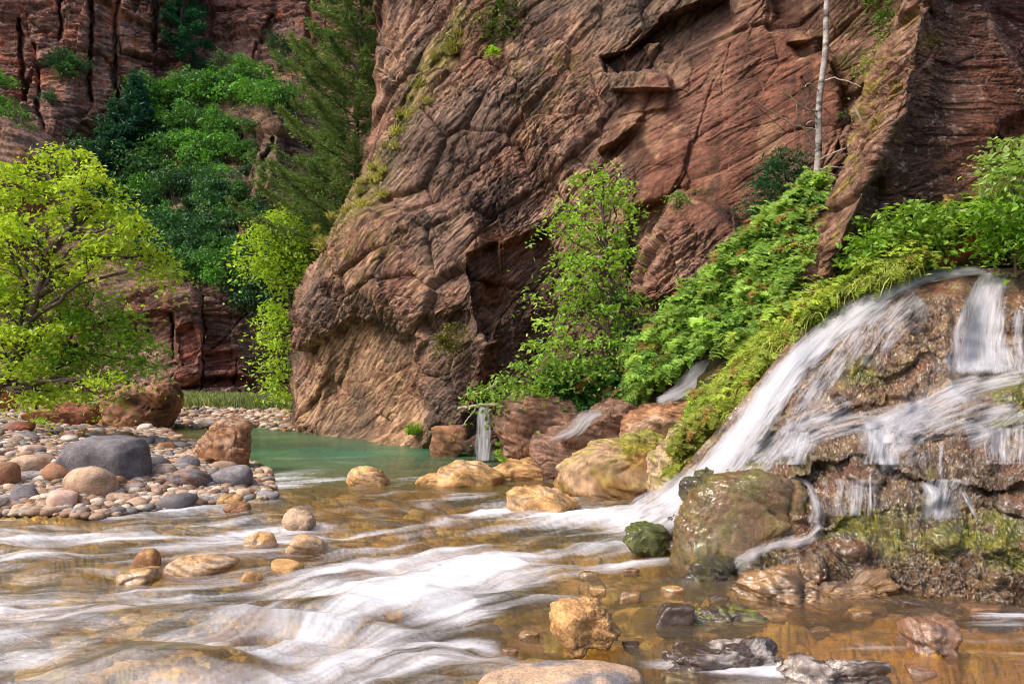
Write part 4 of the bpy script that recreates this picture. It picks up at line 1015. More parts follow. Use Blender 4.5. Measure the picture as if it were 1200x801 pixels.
# the gravel bank
B((100, 440, 203, 499), 'huge dark brown boulder behind the yellow green tree', 'brown', 7, 11, second='wet', up=('brown', .8, .6), tilt=-.1, rough=.02, sub=6, Y=21.5, k2=.7, pts=[(105,462),(130,455),(160,448),(185,443),(197,447),(203,460),(198,475),(182,487),(165,494),(150,497),(120,488),(104,475)], detail=1.0)
B((58, 512, 160, 566), 'large smooth slate grey boulder with bluish sheen', 'dark', 3.0, 21, second='grey', rough=.012, flat=.1, sub=6, pts=[(59,541),(70,522),(90,515),(125,513),(147,517),(156,527),(158,545),(160,563),(130,566),(90,560),(70,552)], detail=.05)
B((72, 545, 141, 585), 'rounded tan boulder in front of the slate grey boulder', 'tan', 3.2, 31, rough=.012, tilt=.12)
B((219, 489, 293, 547), 'tall angular tan rock leaning at the edge of the green pool', 'brown', 12, 48, depth=.6, second='tan', k2=.5, shear=.4, sub=6, sink=.15, rough=.015, flat=.12, pts=[(221,532),(232,516),(250,497),(262,490),(284,492),(291,500),(288,520),(280,545),(262,548),(235,542)], detail=1.0)
B((246, 544, 298, 573), 'grey domed boulder beside the leaning tan rock', 'grey', 3.0, 51, second='dark', rough=.01)
B((194, 549, 248, 574), 'flat dark grey boulder left of the grey domed boulder', 'dark', 3.4, 61, second='brown', rough=.015, k2=.5)
B((34, 473, 104, 503), 'angular red rock at the back of the gravel bank', 'red', 12, 71, second='brown', rough=.02)
B((12, 532, 62, 557), 'tan boulder left of the slate grey boulder', 'tan', 3.2, 81, second='brown', k2=.3)
B((-12, 541, 21, 575), 'brown boulder cut by the left edge of the picture', 'brown', 3, 91)
B((-25, 452, 18, 484), 'rust brown rock at the foot of the yellow green tree', 'red', 8, 101, second='brown')
B((22, 551, 60, 567), 'flat pale grey stone between two tan boulders', 'grey', 3, 111, second='pale', k2=.6)
B((15, 568, 46, 588), 'small dark slate stone low on the bank', 'dark', 2.8, 121, rough=.01)
B((54, 577, 94, 596), 'brown oval stone near the waterline', 'brown', 3, 131)
B((22, 584, 45, 596), 'small brown egg shaped stone by the dark slate stone', 'brown', 2.8, 141)
B((38, 570, 62, 585), 'small tan stone touching the dark slate stone', 'tan', 3.4, 151)
B((59, 537, 75, 554), 'white and rust mottled stone against the slate grey boulder', 'pale', 4, 161, second='red', k2=.5)
B((57, 551, 78, 568), 'small blue grey stone wedged below the slate grey boulder', 'dark', 3.5, 171)
B((207, 533, 233, 550), 'round light grey stone near the leaning tan rock', 'grey', 2.8, 181)
B((176, 543, 207, 559), 'tan stone left of the flat dark grey boulder', 'tan', 3.2, 191, second='grey')
B((157, 532, 191, 545), 'pale grey stone right of the slate grey boulder', 'grey', 3, 201, second='pale')
B((204, 527, 247, 543), 'low flat brown slab under the leaning tan rock', 'tan', 3, 211, second='brown', k2=.4)
B((195, 562, 217, 574), 'small red brown stone in front of the flat dark boulder', 'brown', 3, 221)
B((131, 577, 158, 593), 'tan wedge shaped stone at the waterline', 'tan', 4.5, 231)
B((140, 565, 176, 579), 'dark flat stone right of the rounded tan boulder', 'grey', 5, 241, second='brown')
B((125, 557, 149, 574), 'rust brown stone under the slate grey boulder', 'brown', 4, 251)
B((8, 494, 37, 508), 'dark purple brown stone high on the bank', 'red', 4, 261, second='dark')
B((16, 505, 46, 519), 'grey oval stone on the left part of the bank', 'grey', 3, 271, second='tan')
B((77, 503, 97, 514), 'pink block shaped stone on the upper bank', 'pink', 6, 281)
B((161, 496, 179, 507), 'pale stone at the foot of the huge dark boulder', 'pale', 3, 291)
B((92, 476, 120, 498), 'dark shaded rock wedged under the yellow green tree', 'wet', 5, 301, second='brown')  # dry rock: the dark tone puts the shade under the tree into its colour
# in the river
B((408, 546, 456, 569), 'rounded orange tan rock in midstream below the pool', 'gold', 5.5,  311, sink=.5, second='tan', rough=.03, detail=.6)
B((506, 543, 590, 568), 'long golden rock rising from the water in midstream', 'gold', 4, 321, sink=.5, second='tan', flat=.1, pts=[(500,562),(515,553),(535,543),(560,545),(590,560),(582,568),(505,568)])
B((486, 555, 524, 567), 'low wet yellow rock at the left end of the long golden rock', 'gold', 5.5,  331, sink=.6, second='brown', detail=.6)
B((592, 570, 680, 599), 'flat angular golden rock in front of the waterfall splash', 'gold', 10, 345, sink=.5, second='tan', flat=.15, rough=.015, pts=[(593,580),(610,573),(635,570),(660,575),(682,590),(660,598),(620,599),(598,594)], detail=1.0)
B((330, 598, 369, 620), 'small tan rock with water curling around it', 'tan', 5.5,  351, sink=.5, detail=.6)
B((335, 625, 386, 647), 'tan pointed rock in the rapids', 'tan', 5.5,  361, sink=.5, second='gold', detail=.6)
B((287, 624, 325, 642), 'pale golden rock half under the rapids', 'gold', 5.5,  371, sink=.6, second='pale', detail=.6)
B((197, 650, 275, 671), 'long flat orange tan rock lying in the rapids', 'tan', 3.4, 381, sink=.5, second='gold')
B((154, 641, 188, 664), 'mottled brown rock splitting the current', 'brown', 5.5,  391, sink=.6, second='gold', detail=.6)
B((138, 666, 184, 684), 'yellow wet rock barely above the rapids', 'gold', 5.5,  401, sink=.6, second='wet', mat='wetstone', detail=.6)
B((262, 588, 293, 601), 'brown craggy stone just off the gravel bank', 'brown', 5.5,  411, sink=.5, detail=.6)
B((254, 579, 284, 592), 'golden stone at the tip of the gravel bank', 'gold', 5.5,  421, sink=.5, detail=.6)
B((316, 656, 356, 669), 'submerged golden stone showing through foam', 'gold', 5.5,  431, sink=.7, detail=.6)
B((280, 667, 309, 681), 'small dark gold stone in fast water', 'gold', 5.5,  441, sink=.7, second='brown', detail=.6)
B((644, 705, 727, 764), 'square golden block in the foreground rapids', 'gold', 12, 457, sink=.12, second='brown', k2=.4, sub=6, rough=.025, bedding=.5, pts=[(648,718),(665,712),(700,705),(718,722),(726,745),(715,757),(690,755),(670,764),(655,745)], detail=1.0)
B((550, 780, 765, 835), 'broad smooth tan and grey boulder at the bottom edge', 'tan', 2.8, 461, sink=.3, second='grey', k2=1, sub=6, Y=3.5, rough=.01)
B((764, 704, 812, 733), 'dark wet rock with a white spout beside it', 'wet', 7,  471, sink=.5, mat='wetstone', rough=.07, detail=1.3, bedding=.8)
B((728, 610, 792, 650), 'moss covered rock at the foot of the waterfall', 'moss', 8, 481, sink=.15, second='wet', up=('moss', -.2, .8), k2=.6, mat="mound", rough=.08, Y=6.65, pts=[(728,635),(740,620),(760,612),(785,618),(793,640),(780,650),(750,648)], detail=1.6)
B((792, 556, 958, 664), 'big brown boulder furred with golden moss under the chute', 'ochre', 5, 491, sink=.2, second='moss', k2=.4, rough=.05, sub=6, Y=6.15, depth=.5, bedding=.4, mat='mound', tilt=-.15, flat=.1, pts=[(796,640),(802,605),(822,580),(850,562),(885,554),(925,558),(950,572),(958,600),(938,622),(905,640),(870,652),(838,650),(812,668)], detail=1.0)
B((798, 548, 885, 604), 'dark streaked rock that the chute bends around', 'wet', 7,  501, sink=.4, second='moss', k2=.5, rough=.05, Y=6.9, mat='mound', sub=6, detail=1.3, bedding=.8)
B((798, 652, 868, 700), 'low mossy lump below the big brown boulder', 'wet', 7,  511, sink=.4, second='moss', k2=.5, rough=.09, Y=5.7, mat='mound', detail=1.3, bedding=.8)
B((1058, 725, 1124, 768), 'broken red brown stone with a dark hollow in the shallows', 'brown', 8, 521, sink=.5, second='wet', detail=1.2, mat='wetstone', Y=4.3, rough=.06, k2=.6)
B((860, 672, 1050, 700), 'low wet shelf of pale crusted rock along the mound foot', 'ochre', 7,  531, sink=.6, second='wet', k2=.6, mat='wetstone', rough=.06, depth=.4, sub=6, Y=5.3, detail=1.3, bedding=.8)
B((780, 706, 900, 736), 'low mossy shelf in the shallow water', 'wet', 7,  541, sink=.5, second='moss', mat='wetstone', rough=.06, depth=.5, Y=4.8, sub=6, detail=1.3, bedding=.8)
B((770, 752, 930, 792), 'crusted grey rock shelf rippling through the shallows', 'wet', 7,  551, sink=.5, second='pale', mat='wetstone', rough=.07, depth=.5, Y=4.05, sub=6, detail=1.3, bedding=.8)
B((900, 762, 1040, 815), 'rough brown rock shelf at the bottom right', 'wet', 7,  561, sink=.5, second='pale', mat='wetstone', rough=.07, depth=.5, Y=3.85, sub=6, detail=1.3, bedding=.8)
B((1150, 768, 1290, 800), 'flat orange rock just under the surface at the right edge', 'gold', 3, 571, sink=.9, second='brown', depth=.5, Y=4.4)
# between the big wall and the waterfall
B((576, 461, 690, 545), 'large layered purple brown boulder beside the straight fall', 'layer', 7, 583, sink=.2, second='brown', k2=.5, bedding=1.5, sub=6, Y=11.8, tilt=-.12, flat=.15, pts=[(576,492),(590,474),(612,463),(640,462),(668,470),(685,480),(680,510),(660,535),(630,550),(600,548),(592,520),(578,505)], detail=1.0)
B((668, 470, 760, 545), 'pinkish brown slab right of the layered boulder', 'layer', 6, 593, sink=.2, second='tan', bedding=1.2, sub=6, Y=11.3, tilt=.15, pts=[(640,530),(655,505),(690,488),(715,472),(745,470),(765,478),(775,500),(760,525),(720,545),(670,550)], detail=1.0)
B((735, 458, 842, 540), 'broad tan brown slab under the upper cascade', 'brown', 6, 603, sink=.2, second='tan', bedding=1.2, sub=6, Y=10.7, tilt=.2, pts=[(735,490),(765,476),(800,470),(828,460),(850,470),(845,500),(800,530),(760,540),(735,520)], detail=1.0)
B((668, 505, 800, 582), 'sloping tan slab with mossy streaks at the waterline', 'ochre', 6, 613, sink=.2, second='tan', bedding=1.2, sub=6, Y=10.1, tilt=-.2, up=('moss', .5, .7), pts=[(668,548),(700,525),(760,505),(800,510),(835,530),(815,565),(790,582),(750,578),(700,572),(670,562)], detail=1.0)
B((735, 520, 850, 600), 'tan streaked slab touching the main chute', 'tan', 5, 623, sink=.2, second='moss', k2=.5, bedding=1.0, sub=6, Y=9.2, tilt=.1, pts=[(770,540),(790,505),(850,480),(880,500),(850,560),(800,598),(770,580)], detail=1.0)
B((620, 508, 690, 562), 'dark brown broken rock below the layered boulder', 'layer', 8, 633, sink=.2, second='wet', sub=6, Y=11.2, bedding=.6)
B((570, 534, 655, 560), 'orange brown low rock at the water edge', 'gold', 6, 643, sink=.3, second='brown', Y=11.4)
B((505, 498, 548, 532), 'dark squat rock at the foot of the great wall', 'brown', 6, 653, sink=.2, second='wet', Y=14.6)
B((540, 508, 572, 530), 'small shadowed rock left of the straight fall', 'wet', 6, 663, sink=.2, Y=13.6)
B((-20, 138, 62, 215), 'brown tilted outcrop at the left edge above the tree', 'layer', 9, 673, sink=.6, second='brown', bedding=1.5, sub=6, Y=36, tilt=.3)

# stones in the right hand shallows
SH = [(700, 690, 20, 7, 'gold'), (738, 696, 26, 8, 'ochre'), (790, 690, 30, 8, 'gold'), (842, 700, 24, 7, 'wet'), (905, 720, 34, 8, 'ochre'), (960, 738, 26, 7, 'brown'), (1010, 716, 30, 7, 'ochre'), (1070, 706, 30, 8, 'wet'),
      (1150, 712, 40, 8, 'brown'), (740, 756, 22, 8, 'wet'), (830, 744, 26, 7, 'brown'), (1010, 776, 40, 8, 'ochre'), (1080, 786, 34, 9, 'brown'), (620, 742, 26, 8, 'ochre'), (598, 762, 20, 7, 'brown'), (880, 690, 22, 6, 'brown'),
      (690, 672, 24, 6, 'ochre'), (740, 668, 20, 6, 'brown'), (700, 740, 16, 6, 'gold')]
def near_(x, y):
    L_ = ((685, 735, 'the square golden block'), (788, 718, 'the dark spout rock'), (840, 722, 'the low mossy shelf'), (850, 772, 'the crusted grey shelf'), (970, 790, 'the rough brown shelf'), (1090, 745, 'the broken brown stone'), (960, 690, 'the mound foot'), (1160, 735, 'the right edge'), (830, 680, 'the mossy lump'))
    dx, q = min((math.hypot(x - a, 2 * (y - b)), i) for i, (a, b, _) in enumerate(L_)); a, b, n_ = L_[q]
    return ('behind ' if y < b - 8 else 'in front of ' if y > b + 8 else ('left of ' if x < a else 'right of ')) + n_
for i, (x, y, w_, h_, cl_) in enumerate(SH):
    nm = {'gold': 'golden', 'ochre': 'ochre', 'wet': 'dark', 'brown': 'brown'}[cl_]
    B((x - w_ / 2, y - h_ / 2, x + w_ / 2, y + h_ / 2), f'small wet {nm} stone in the right hand shallows, {near_(x, y)}', cl_, 6, 900 + i, sink=.8, mat='wetstone', rough=.07, second='wet', k2=.5, sub=4,
      depth=.7, name='river_stone', cat='stone', group=f'{nm} stones in the shallows', flat=.2)
# cobbles: separate stones, largest first, then loose pebbles
rc = np.random.RandomState(5)
cob = [stone_shape(700 + i, 2.8 + 1.2 * rc.rand() if i < 4 else 6, sub=3, rough=.02) for i in range(7)]
COLN = [('tan', 'tan'), ('pink', 'pink'), ('grey', 'grey'), ('pale', 'pale'), ('brown', 'brown'), ('dark', 'slate dark')]
cmesh = {}
for i, (P, Fc) in enumerate(cob):
    for j, (cn, _) in enumerate(COLN):
        cmesh[i, j] = mkmesh('cobble', P * np.array((.5, .5, .5)), Fc, stone_colour(P, cn, i * 7 + j, var=.4)); cmesh[i, j].materials.append(M['stone'])
spots = []
while len(spots) < 285:
    px, py = rc.uniform(-20, 345), rc.uniform(484, 603)
    g = WZ(px, py); zz_, ss = ground_base(g[0:1], g[1:2])
    if ss[0] < -.25: continue
    if py < 494 and px < 180 and rc.rand() < .5: continue
    far = g[1] > 20
    sz = (.13 * (rc.uniform(1, 2.2) ** 1.7 if rc.rand() < .8 else rc.uniform(2.5, 4)) if not far else rc.uniform(.3, .6)) * (1.25 if py > 560 else 1)
    ppx = F / g[1] * sz
    if any(abs(px - a) < (ppx + b_) * .42 and abs(py - c_) < (ppx + b_) * .16 for a, c_, b_, *_ in spots): continue
    spots.append((px, py, ppx, g, float(zz_[0]), sz, far, ss[0]))
for px, py, ppx, g, gz, sz, far, ss in spots:
    i, j = rc.randint(7), int(rc.choice(6, p=[.30, .10, .26, .14, .12, .08]))
    o = bpy.data.objects.new('cobble', cmesh[i, j]); COL.objects.link(o)
    hgt = sz * rc.uniform(.42, .62)
    o.scale = (sz, sz * rc.uniform(.6, .9), hgt); o.rotation_euler = (rc.uniform(-.12, .12), rc.uniform(-.12, .12), rc.uniform(0, 6.28))
    o.location = (g[0], g[1], gz + hgt * .2)
    where = 'on the far shore under the grass' if far else ('at the water edge' if ss < .35 else ('on the near bank' if py > 545 else 'on the upper bank'))
    sz_ = 'large' if sz > .3 else ('small' if sz < .18 else 'fist sized')
    nb = min([(abs(px - x_) + 2 * abs(py - y_), n_) for x_, y_, n_ in ((110, 540, 'near the slate grey boulder'), (255, 520, 'near the leaning tan rock'), (70, 490, 'near the angular red rock'), (150, 480, 'near the huge dark boulder'),
          (20, 560, 'near the left edge'), (105, 590, 'below the rounded tan boulder'), (272, 560, 'near the grey domed boulder'), (200, 575, 'below the flat dark grey boulder'))])[1]
    tag(o, f'{sz_} {COLN[j][1]} cobble {where}' + ('' if far else ', ' + nb), 'cobble', f'{COLN[j][1]} cobbles {where}')
# loose pebbles
P3, F3 = ICO[2]
n = 12000
px = rc.uniform(-60, 350, n); py = rc.uniform(484, 606, n); g = WZ(px, py)
gz, ss = ground_base(g[:, 0], g[:, 1]); k = ss > -.25; g, gz = g[k], gz[k]; n = len(g)
sz = .02 * rc.uniform(1, 2.3, n) ** 2 * (1 + .8 * (g[:, 1] > 16))
dims = np.stack([sz, sz * rc.uniform(.6, 1, n), sz * rc.uniform(.35, .6, n)], -1)
th = rc.uniform(0, 6.28, n); V = P3[None] * (1 + .12 * rc.normal(size=(n, len(P3), 1)) * .5) * dims[:, None]
V = np.stack([V[..., 0] * np.cos(th)[:, None] - V[..., 1] * np.sin(th)[:, None], V[..., 0] * np.sin(th)[:, None] + V[..., 1] * np.cos(th)[:, None], V[..., 2]], -1)
V += np.stack([g[:, 0], g[:, 1], gz + sz * .3 + .02], -1)[:, None]
cc = PEB[rc.randint(0, 6, n)] * rc.uniform(.6, 1.3, (n, 1))
m = mkmesh('pebbles', V, (F3[None] + (np.arange(n) * len(P3))[:, None, None]).reshape(-1, 3), np.repeat(np.clip(cc, 0, .8), len(P3), 0))
tag(link('pebbles', m, M['stone']), 'loose small pebbles filling the gravel bank', 'pebbles', kind='stuff')
# ------------------------------------------------------------------ plants
rp = np.random.RandomState(99); ru = rp.uniform
def unit(v): return v / (np.linalg.norm(v, axis=-1, keepdims=True) + 1e-9)
def leaves(C, size, up=.6, asp=.5, out=None, outk=0.0, jit=.35):
    n = len(C); nrm = unit(rp.normal(size=(n, 3)) * (1 - up) + np.array((0, 0, up)))
    d = rp.normal(size=(n, 3))
    if out is not None: d = d * (1 - outk) + out * outk * 1.7
    d = unit(d - (d * nrm).sum(-1, keepdims=True) * nrm)
    s = np.cross(nrm, d); L_ = size * (1 + jit * rp.normal(size=(n, 1))).clip(.4, 1.8); W_ = L_ * asp
    fold = nrm * L_ * .12
    V = np.stack([C - d * L_ * .5, C + s * W_ * .5 + fold - d * L_ * .05, C + d * L_ * .5, C - s * W_ * .5 + fold - d * L_ * .05], 1)
    return V
def quads(n): return np.arange(n * 4).reshape(n, 4)
def leafmesh(name, V, col):
    n = len(V); return mkmesh(name, V, quads(n), np.repeat(col, 4, 0), smooth=False)
def clump_points(clumps, per_area, sub_r, per_sub, flat=.35, shell=.55):
    """sprays of leaves spread through ellipsoids: (centre, radii)"""
    pts, out, ids, subs = [], [], [], []
    for k, (c, r) in enumerate(clumps):
        ns = max(3, int(per_area * r[0] * r[2] * 4))
        d = unit(rp.normal(size=(ns, 3))); rad = rp.uniform(shell, 1.0, (ns, 1)) ** .7
        sc = c + d * rad * r * (1 + .25 * rp.normal(size=(ns, 1)))
        q = rp.normal(size=(ns, per_sub, 3)) * sub_r * np.array((1, 1, flat)) * rp.uniform(.6, 1.3, (ns, 1, 1))
        # sprays droop away from the middle
        q[..., 2] -= .35 * (q[..., 0] ** 2 + q[..., 1] ** 2) / sub_r
        p = sc[:, None] + q; pts.append(p.reshape(-1, 3)); out.append(unit(p - c - np.array((0, 0, r[2] * .3))).reshape(-1, 3))
        ids.append(np.repeat(np.arange(ns) + k * 1000, per_sub)); subs.append(sc)
    return np.concatenate(pts), np.concatenate(out), np.concatenate(ids), subs
def leafcol(n, ids, c1, c2, dark=.0):
    t = RND[ids % 251][:, 0] * .6 + rp.rand(n) * .4
    c = srgb(*c1) * (1 - t[:, None]) + srgb(*c2) * t[:, None]
    return c * rp.uniform(.75, 1.2, (n, 1))
def tube(path, r0, r1, seg=8, pw=1.0):
    path = np.asarray(path, float); n = len(path); t = unit(np.gradient(path, axis=0))
    ref = np.array((0.13, 1.0, 0.21)); a = unit(np.cross(t, ref)); b = np.cross(t, a)
    th = np.linspace(0, 2 * np.pi, seg, endpoint=False)
    r = r0 + (r1 - r0) * np.linspace(0, 1, n) ** pw
    V = path[:, None] + (a[:, None] * np.cos(th)[None, :, None] + b[:, None] * np.sin(th)[None, :, None]) * r[:, None, None]
    i = np.arange(n - 1)[:, None] * seg; j = np.arange(seg)[None]
    Fq = np.stack([i + j, i + (j + 1) % seg, i + seg + (j + 1) % seg, i + seg + j], -1).reshape(-1, 4)
    return V.reshape(-1, 3), Fq
class Tubes:
    def __init__(s): s.V, s.F, s.n = [], [], 0
    def add(s, path, r0, r1, seg=7, pw=1.0):
        V, Fq = tube(path, r0, r1, seg, pw); s.V.append(V); s.F.append(Fq + s.n); s.n += len(V)
    def build(s, name, mat, parent=None):
        return link(name, mkmesh(name, np.concatenate(s.V), np.concatenate(s.F), np.full((s.n, 3), .1)), mat, parent)
def wiggle(a, b, n, amp, sag=0.0):
    a, b = np.asarray(a, float), np.asarray(b, float); t = np.linspace(0, 1, n)[:, None]
    w = np.cumsum(rp.normal(size=(n, 3)), 0) * amp / math.sqrt(n); w = w - t * w[-1] - (1 - t) * w[0]
    p = a + (b - a) * t + w; p[:, 2] += sag * 4 * (t * (1 - t))[:, 0]; return p
def leafy_tree(name, label, cat, trunk_px, Y, clumps_px, c1, c2, lsize, dens, sub_r, per_sub, tr=.12, depth=.8, group=None, mat='leaf', up=.6, asp=.55, ztop=None):
    base = PW(trunk_px[0][0], trunk_px[0][1], Y)
    root = empty(name, base); tag(root, label, cat, group)
    tp = catmull([PW(x, y, Y + (0 if len(q) == 0 else q[0])) for x, y, *q in trunk_px], 40)
    cl = []
    for (x, y, rx, ry, *q) in clumps_px:
        dy = q[0] if q else rp.uniform(-1, 1) * depth * rx / F * Y
        Yc = Y + dy; cl.append((PW(x, y, Yc), np.array((rx, rx * depth, ry)) / F * Yc))
    p, o_, ids, subs = clump_points(cl, dens, sub_r, per_sub)
    V = leaves(p - base, lsize, up=up, asp=asp, out=o_, outk=.4)
    link('crown', leafmesh('crown', V, leafcol(len(p), ids, c1, c2)), M[mat], root)
    T = Tubes(); T.add(tp - base, tr, tr * .25, 10, .8)
    for (c, r), sc in zip(cl, subs):
        dd = np.linalg.norm(tp - c, axis=1) + .9 * np.maximum(tp[:, 2] - c[2] + .2, 0); i = max(3, int(dd.argmin()) - 5)
        L_ = wiggle(tp[i], c, 12, .10 * np.linalg.norm(c - tp[i]), .08 * np.linalg.norm(c - tp[i])); rr = tr * .42
        T.add(L_ - base, rr, rr * .3)
        for s_ in sc[::2]: 
            j = rp.randint(5, 12); T.add(wiggle(L_[j], s_, 6, .08 * np.linalg.norm(s_ - L_[j])) - base, rr * .3, rr * .06, 5)
    T.build('trunk', M['bark'], root)
    return root
leafy_tree('broadleaf_tree', 'sunlit yellow green tree with layered crown over the gravel bank', 'tree', [(-12, 470), (6, 440), (28, 395), (45, 340), (62, 290), (84, 265), (95, 220), (92, 185)], 15.0,
    [(84, 176, 24, 9), (64, 190, 16, 6), (20, 200, 26, 10), (96, 208, 34, 10), (50, 222, 36, 12), (130, 236, 36, 11), (-10, 226, 26, 12), (160, 262, 30, 10), (90, 250, 40, 11), (30, 262, 38, 14), (185, 292, 20, 10),
     (140, 288, 34, 11), (84, 290, 34, 10), (-10, 270, 30, 16), (15, 305, 38, 14), (178, 318, 18, 8), (70, 322, 30, 9), (-15, 340, 36, 22), (110, 312, 24, 7), (36, 350, 34, 12), (5, 385, 32, 14), (60, 384, 26, 10),
     (20, 425, 26, 10), (0, 444, 18, 9), (60, 458, 30, 8), (28, 462, 22, 7), (105, 458, 26, 6), (118, 438, 26, 7)],
    (150, 184, 44), (202, 218, 80), .10, 18, .22, 84, tr=.13, depth=.85)  # strong sun on the crown is put into these bright leaf colours
leafy_tree('broadleaf_tree', 'mid green tree standing in for the shaded lower right of the yellow green tree', 'tree', [(40, 478), (60, 440), (90, 400)], 15.8,
    [(110, 345, 30, 10), (145, 366, 28, 10), (90, 372, 30, 12), (125, 390, 34, 11), (160, 400, 24, 9), (80, 402, 32, 12), (118, 416, 30, 9), (165, 425, 18, 8), (60, 425, 32, 12), (95, 436, 30, 9), (148, 438, 24, 7), (50, 400, 24, 10)],
    (112, 160, 40), (168, 204, 76), .10, 22, .22, 56, tr=.07)  # lower crown split off the tree above, its shade put into greener leaves
leafy_tree('maple_tree', 'bright green slender tree growing against the red wall', 'tree', [(716, 470), (722, 430), (712, 380), (716, 330), (708, 270), (706, 205)], 12.3,
    [(708, 204, 16, 10), (690, 218, 32, 12), (730, 224, 20, 8), (668, 236, 22, 8), (712, 238, 34, 14), (680, 255, 34, 14), (722, 262, 18, 12), (660, 272, 24, 10), (700, 280, 38, 14), (730, 290, 22, 12), (665, 298, 26, 12),
     (695, 308, 36, 14), (734, 316, 22, 10), (660, 322, 30, 10), (700, 336, 38, 14), (735, 342, 18, 10), (655, 348, 28, 9), (690, 362, 38, 12), (728, 372, 26, 12), (650, 378, 30, 9), (680, 394, 42, 12), (640, 402, 26, 9), (720, 404, 32, 14)],
    (116, 168, 44), (184, 212, 90), .085, 22, .15, 34, tr=.05)
leafy_tree('shrub', 'spreading green bush overhanging the layered boulder and straight fall', 'shrub', [(720, 470), (690, 455), (655, 445), (620, 450)], 12.1,
    [(600, 440, 26, 8), (575, 455, 22, 10), (630, 428, 30, 10), (665, 420, 34, 12), (620, 450, 36, 12), (655, 445, 34, 12), (590, 468, 22, 7), (690, 440, 34, 16), (720, 430, 30, 16), (640, 462, 30, 7)],
    (96, 140, 44), (156, 188, 78), .08, 40, .17, 34, tr=.04)
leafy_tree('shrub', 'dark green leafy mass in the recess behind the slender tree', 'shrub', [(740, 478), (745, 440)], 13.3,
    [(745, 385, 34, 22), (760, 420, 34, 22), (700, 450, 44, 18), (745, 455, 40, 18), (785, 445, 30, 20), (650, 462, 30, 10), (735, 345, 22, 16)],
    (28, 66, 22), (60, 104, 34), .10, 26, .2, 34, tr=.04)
leafy_tree('shrub', 'broad leafed shrub with wide fans between slender tree and fern slope', 'shrub', [(790, 470), (795, 430), (800, 390)], 11.9,
    [(775, 395, 34, 16), (800, 370, 34, 14), (800, 410, 34, 16), (770, 425, 30, 14), (820, 345, 30, 12), (790, 440, 34, 14), (830, 395, 22, 20), (845, 325, 30, 10)],
    (70, 136, 36), (124, 180, 66), .13, 26, .17, 26, tr=.03)
leafy_tree('broadleaf_tree', 'light green tree at the corner of the great wall below the tall conifer', 'tree', [(352, 470), (345, 420), (340, 350), (330, 290)], 23.0,
    [(320, 252, 30, 10), (300, 268, 20, 8), (335, 272, 34, 12), (318, 292, 32, 14), (350, 295, 26, 14), (330, 312, 30, 12), (300, 308, 18, 7), (345, 330, 22, 12), (365, 290, 20, 14), (350, 315, 24, 14)],
    (130, 172, 40), (186, 208, 70), .14, 14, .32, 36, tr=.09)
leafy_tree('broadleaf_tree', 'pale green drooping branchy sapling hanging at the dark wall corner', 'tree', [(348, 470), (338, 440), (328, 380)], 22.4,
    [(322, 362, 14, 10), (318, 384, 13, 10), (325, 400, 14, 8), (322, 422, 16, 9), (335, 432, 12, 7), (318, 445, 12, 8), (330, 458, 12, 7), (325, 372, 12, 8)],
    (150, 190, 50), (190, 212, 80), .13, 26, .26, 30, tr=.04)
leafy_tree('shrub', 'small bush on the ledge right of the slender tree', 'shrub', [(793, 246), (793, 236)], 14.6, [(792, 230, 11, 8), (797, 238, 9, 6)], (100, 130, 70), (140, 164, 90), .07, 80, .12, 26, tr=.02)
leafy_tree('shrub', 'dark shrub hanging at the top of the great wall', 'shrub', [(592, 30), (588, 12)], 18.6, [(585, 8, 20, 14), (590, 30, 16, 10), (575, 22, 12, 8), (580, 44, 14, 6)], (60, 84, 34), (100, 120, 50), .09, 40, .17, 28, tr=.03)
leafy_tree('shrub', 'small bright green sprig below the dark hanging shrub', 'shrub', [(578, 66), (576, 58)], 18.2, [(576, 59, 8, 4)], (130, 180, 30), (160, 200, 50), .08, 140, .1, 22, tr=.01)
leafy_tree('shrub', 'olive cushion plant on the face of the lower great wall', 'shrub', [(528, 404), (528, 395)], 15.2, [(527, 390, 20, 18), (517, 402, 10, 10)], (84, 88, 38), (128, 118, 56), .07, 60, .12, 26, tr=.01)
leafy_tree('shrub', 'leafy bush hanging from the top of the wall left of the leaning crest', 'shrub', [(1028, 8), (1022, 0)], 12.2, [(1022, -4, 14, 10), (1036, 18, 10, 14), (1044, 30, 8, 10)], (80, 120, 40), (120, 150, 60), .06, 70, .1, 24, tr=.01)
leafy_tree('shrub', 'thin yellow green plants on the mossy ledge left of the leaning crest', 'shrub', [(1018, 100), (1018, 90)], 10.9, [(1040, 40, 8, 12), (1018, 78, 10, 12), (1030, 62, 8, 9)], (120, 140, 50), (160, 170, 70), .045, 120, .08, 22, tr=.008)
leafy_tree('shrub', 'small juniper sprig on the moss patch beside the birch', 'shrub', [(1005, 140), (995, 130)], 11.2, [(992, 130, 10, 4), (1003, 127, 8, 4)], (60, 100, 60), (90, 130, 70), .04, 160, .08, 24, tr=.008, asp=.3)
leafy_tree('shrub', 'broad leaved bush below the dark right hand buttress', 'shrub', [(1060, 310), (1062, 290)], 9.3,
    [(1060, 240, 30, 9), (1030, 258, 26, 9), (1085, 255, 28, 12), (1050, 275, 36, 14), (1095, 280, 22, 12), (1015, 280, 22, 10), (1075, 298, 26, 10), (1000, 300, 20, 10)],
    (96, 140, 40), (160, 192, 74), .085, 60, .13, 28, tr=.02)
leafy_tree('shrub', 'large leaved pale green shrub at the right edge above the soil bank', 'shrub', [(1190, 320), (1185, 270)], 8.9,
    [(1185, 165, 22, 12), (1170, 185, 24, 10), (1200, 195, 26, 18), (1160, 212, 14, 8), (1195, 230, 28, 16), (1220, 170, 30, 24), (1240, 220, 30, 40)],
    (130, 164, 80), (186, 204, 120), .10, 50, .14, 22, tr=.02)
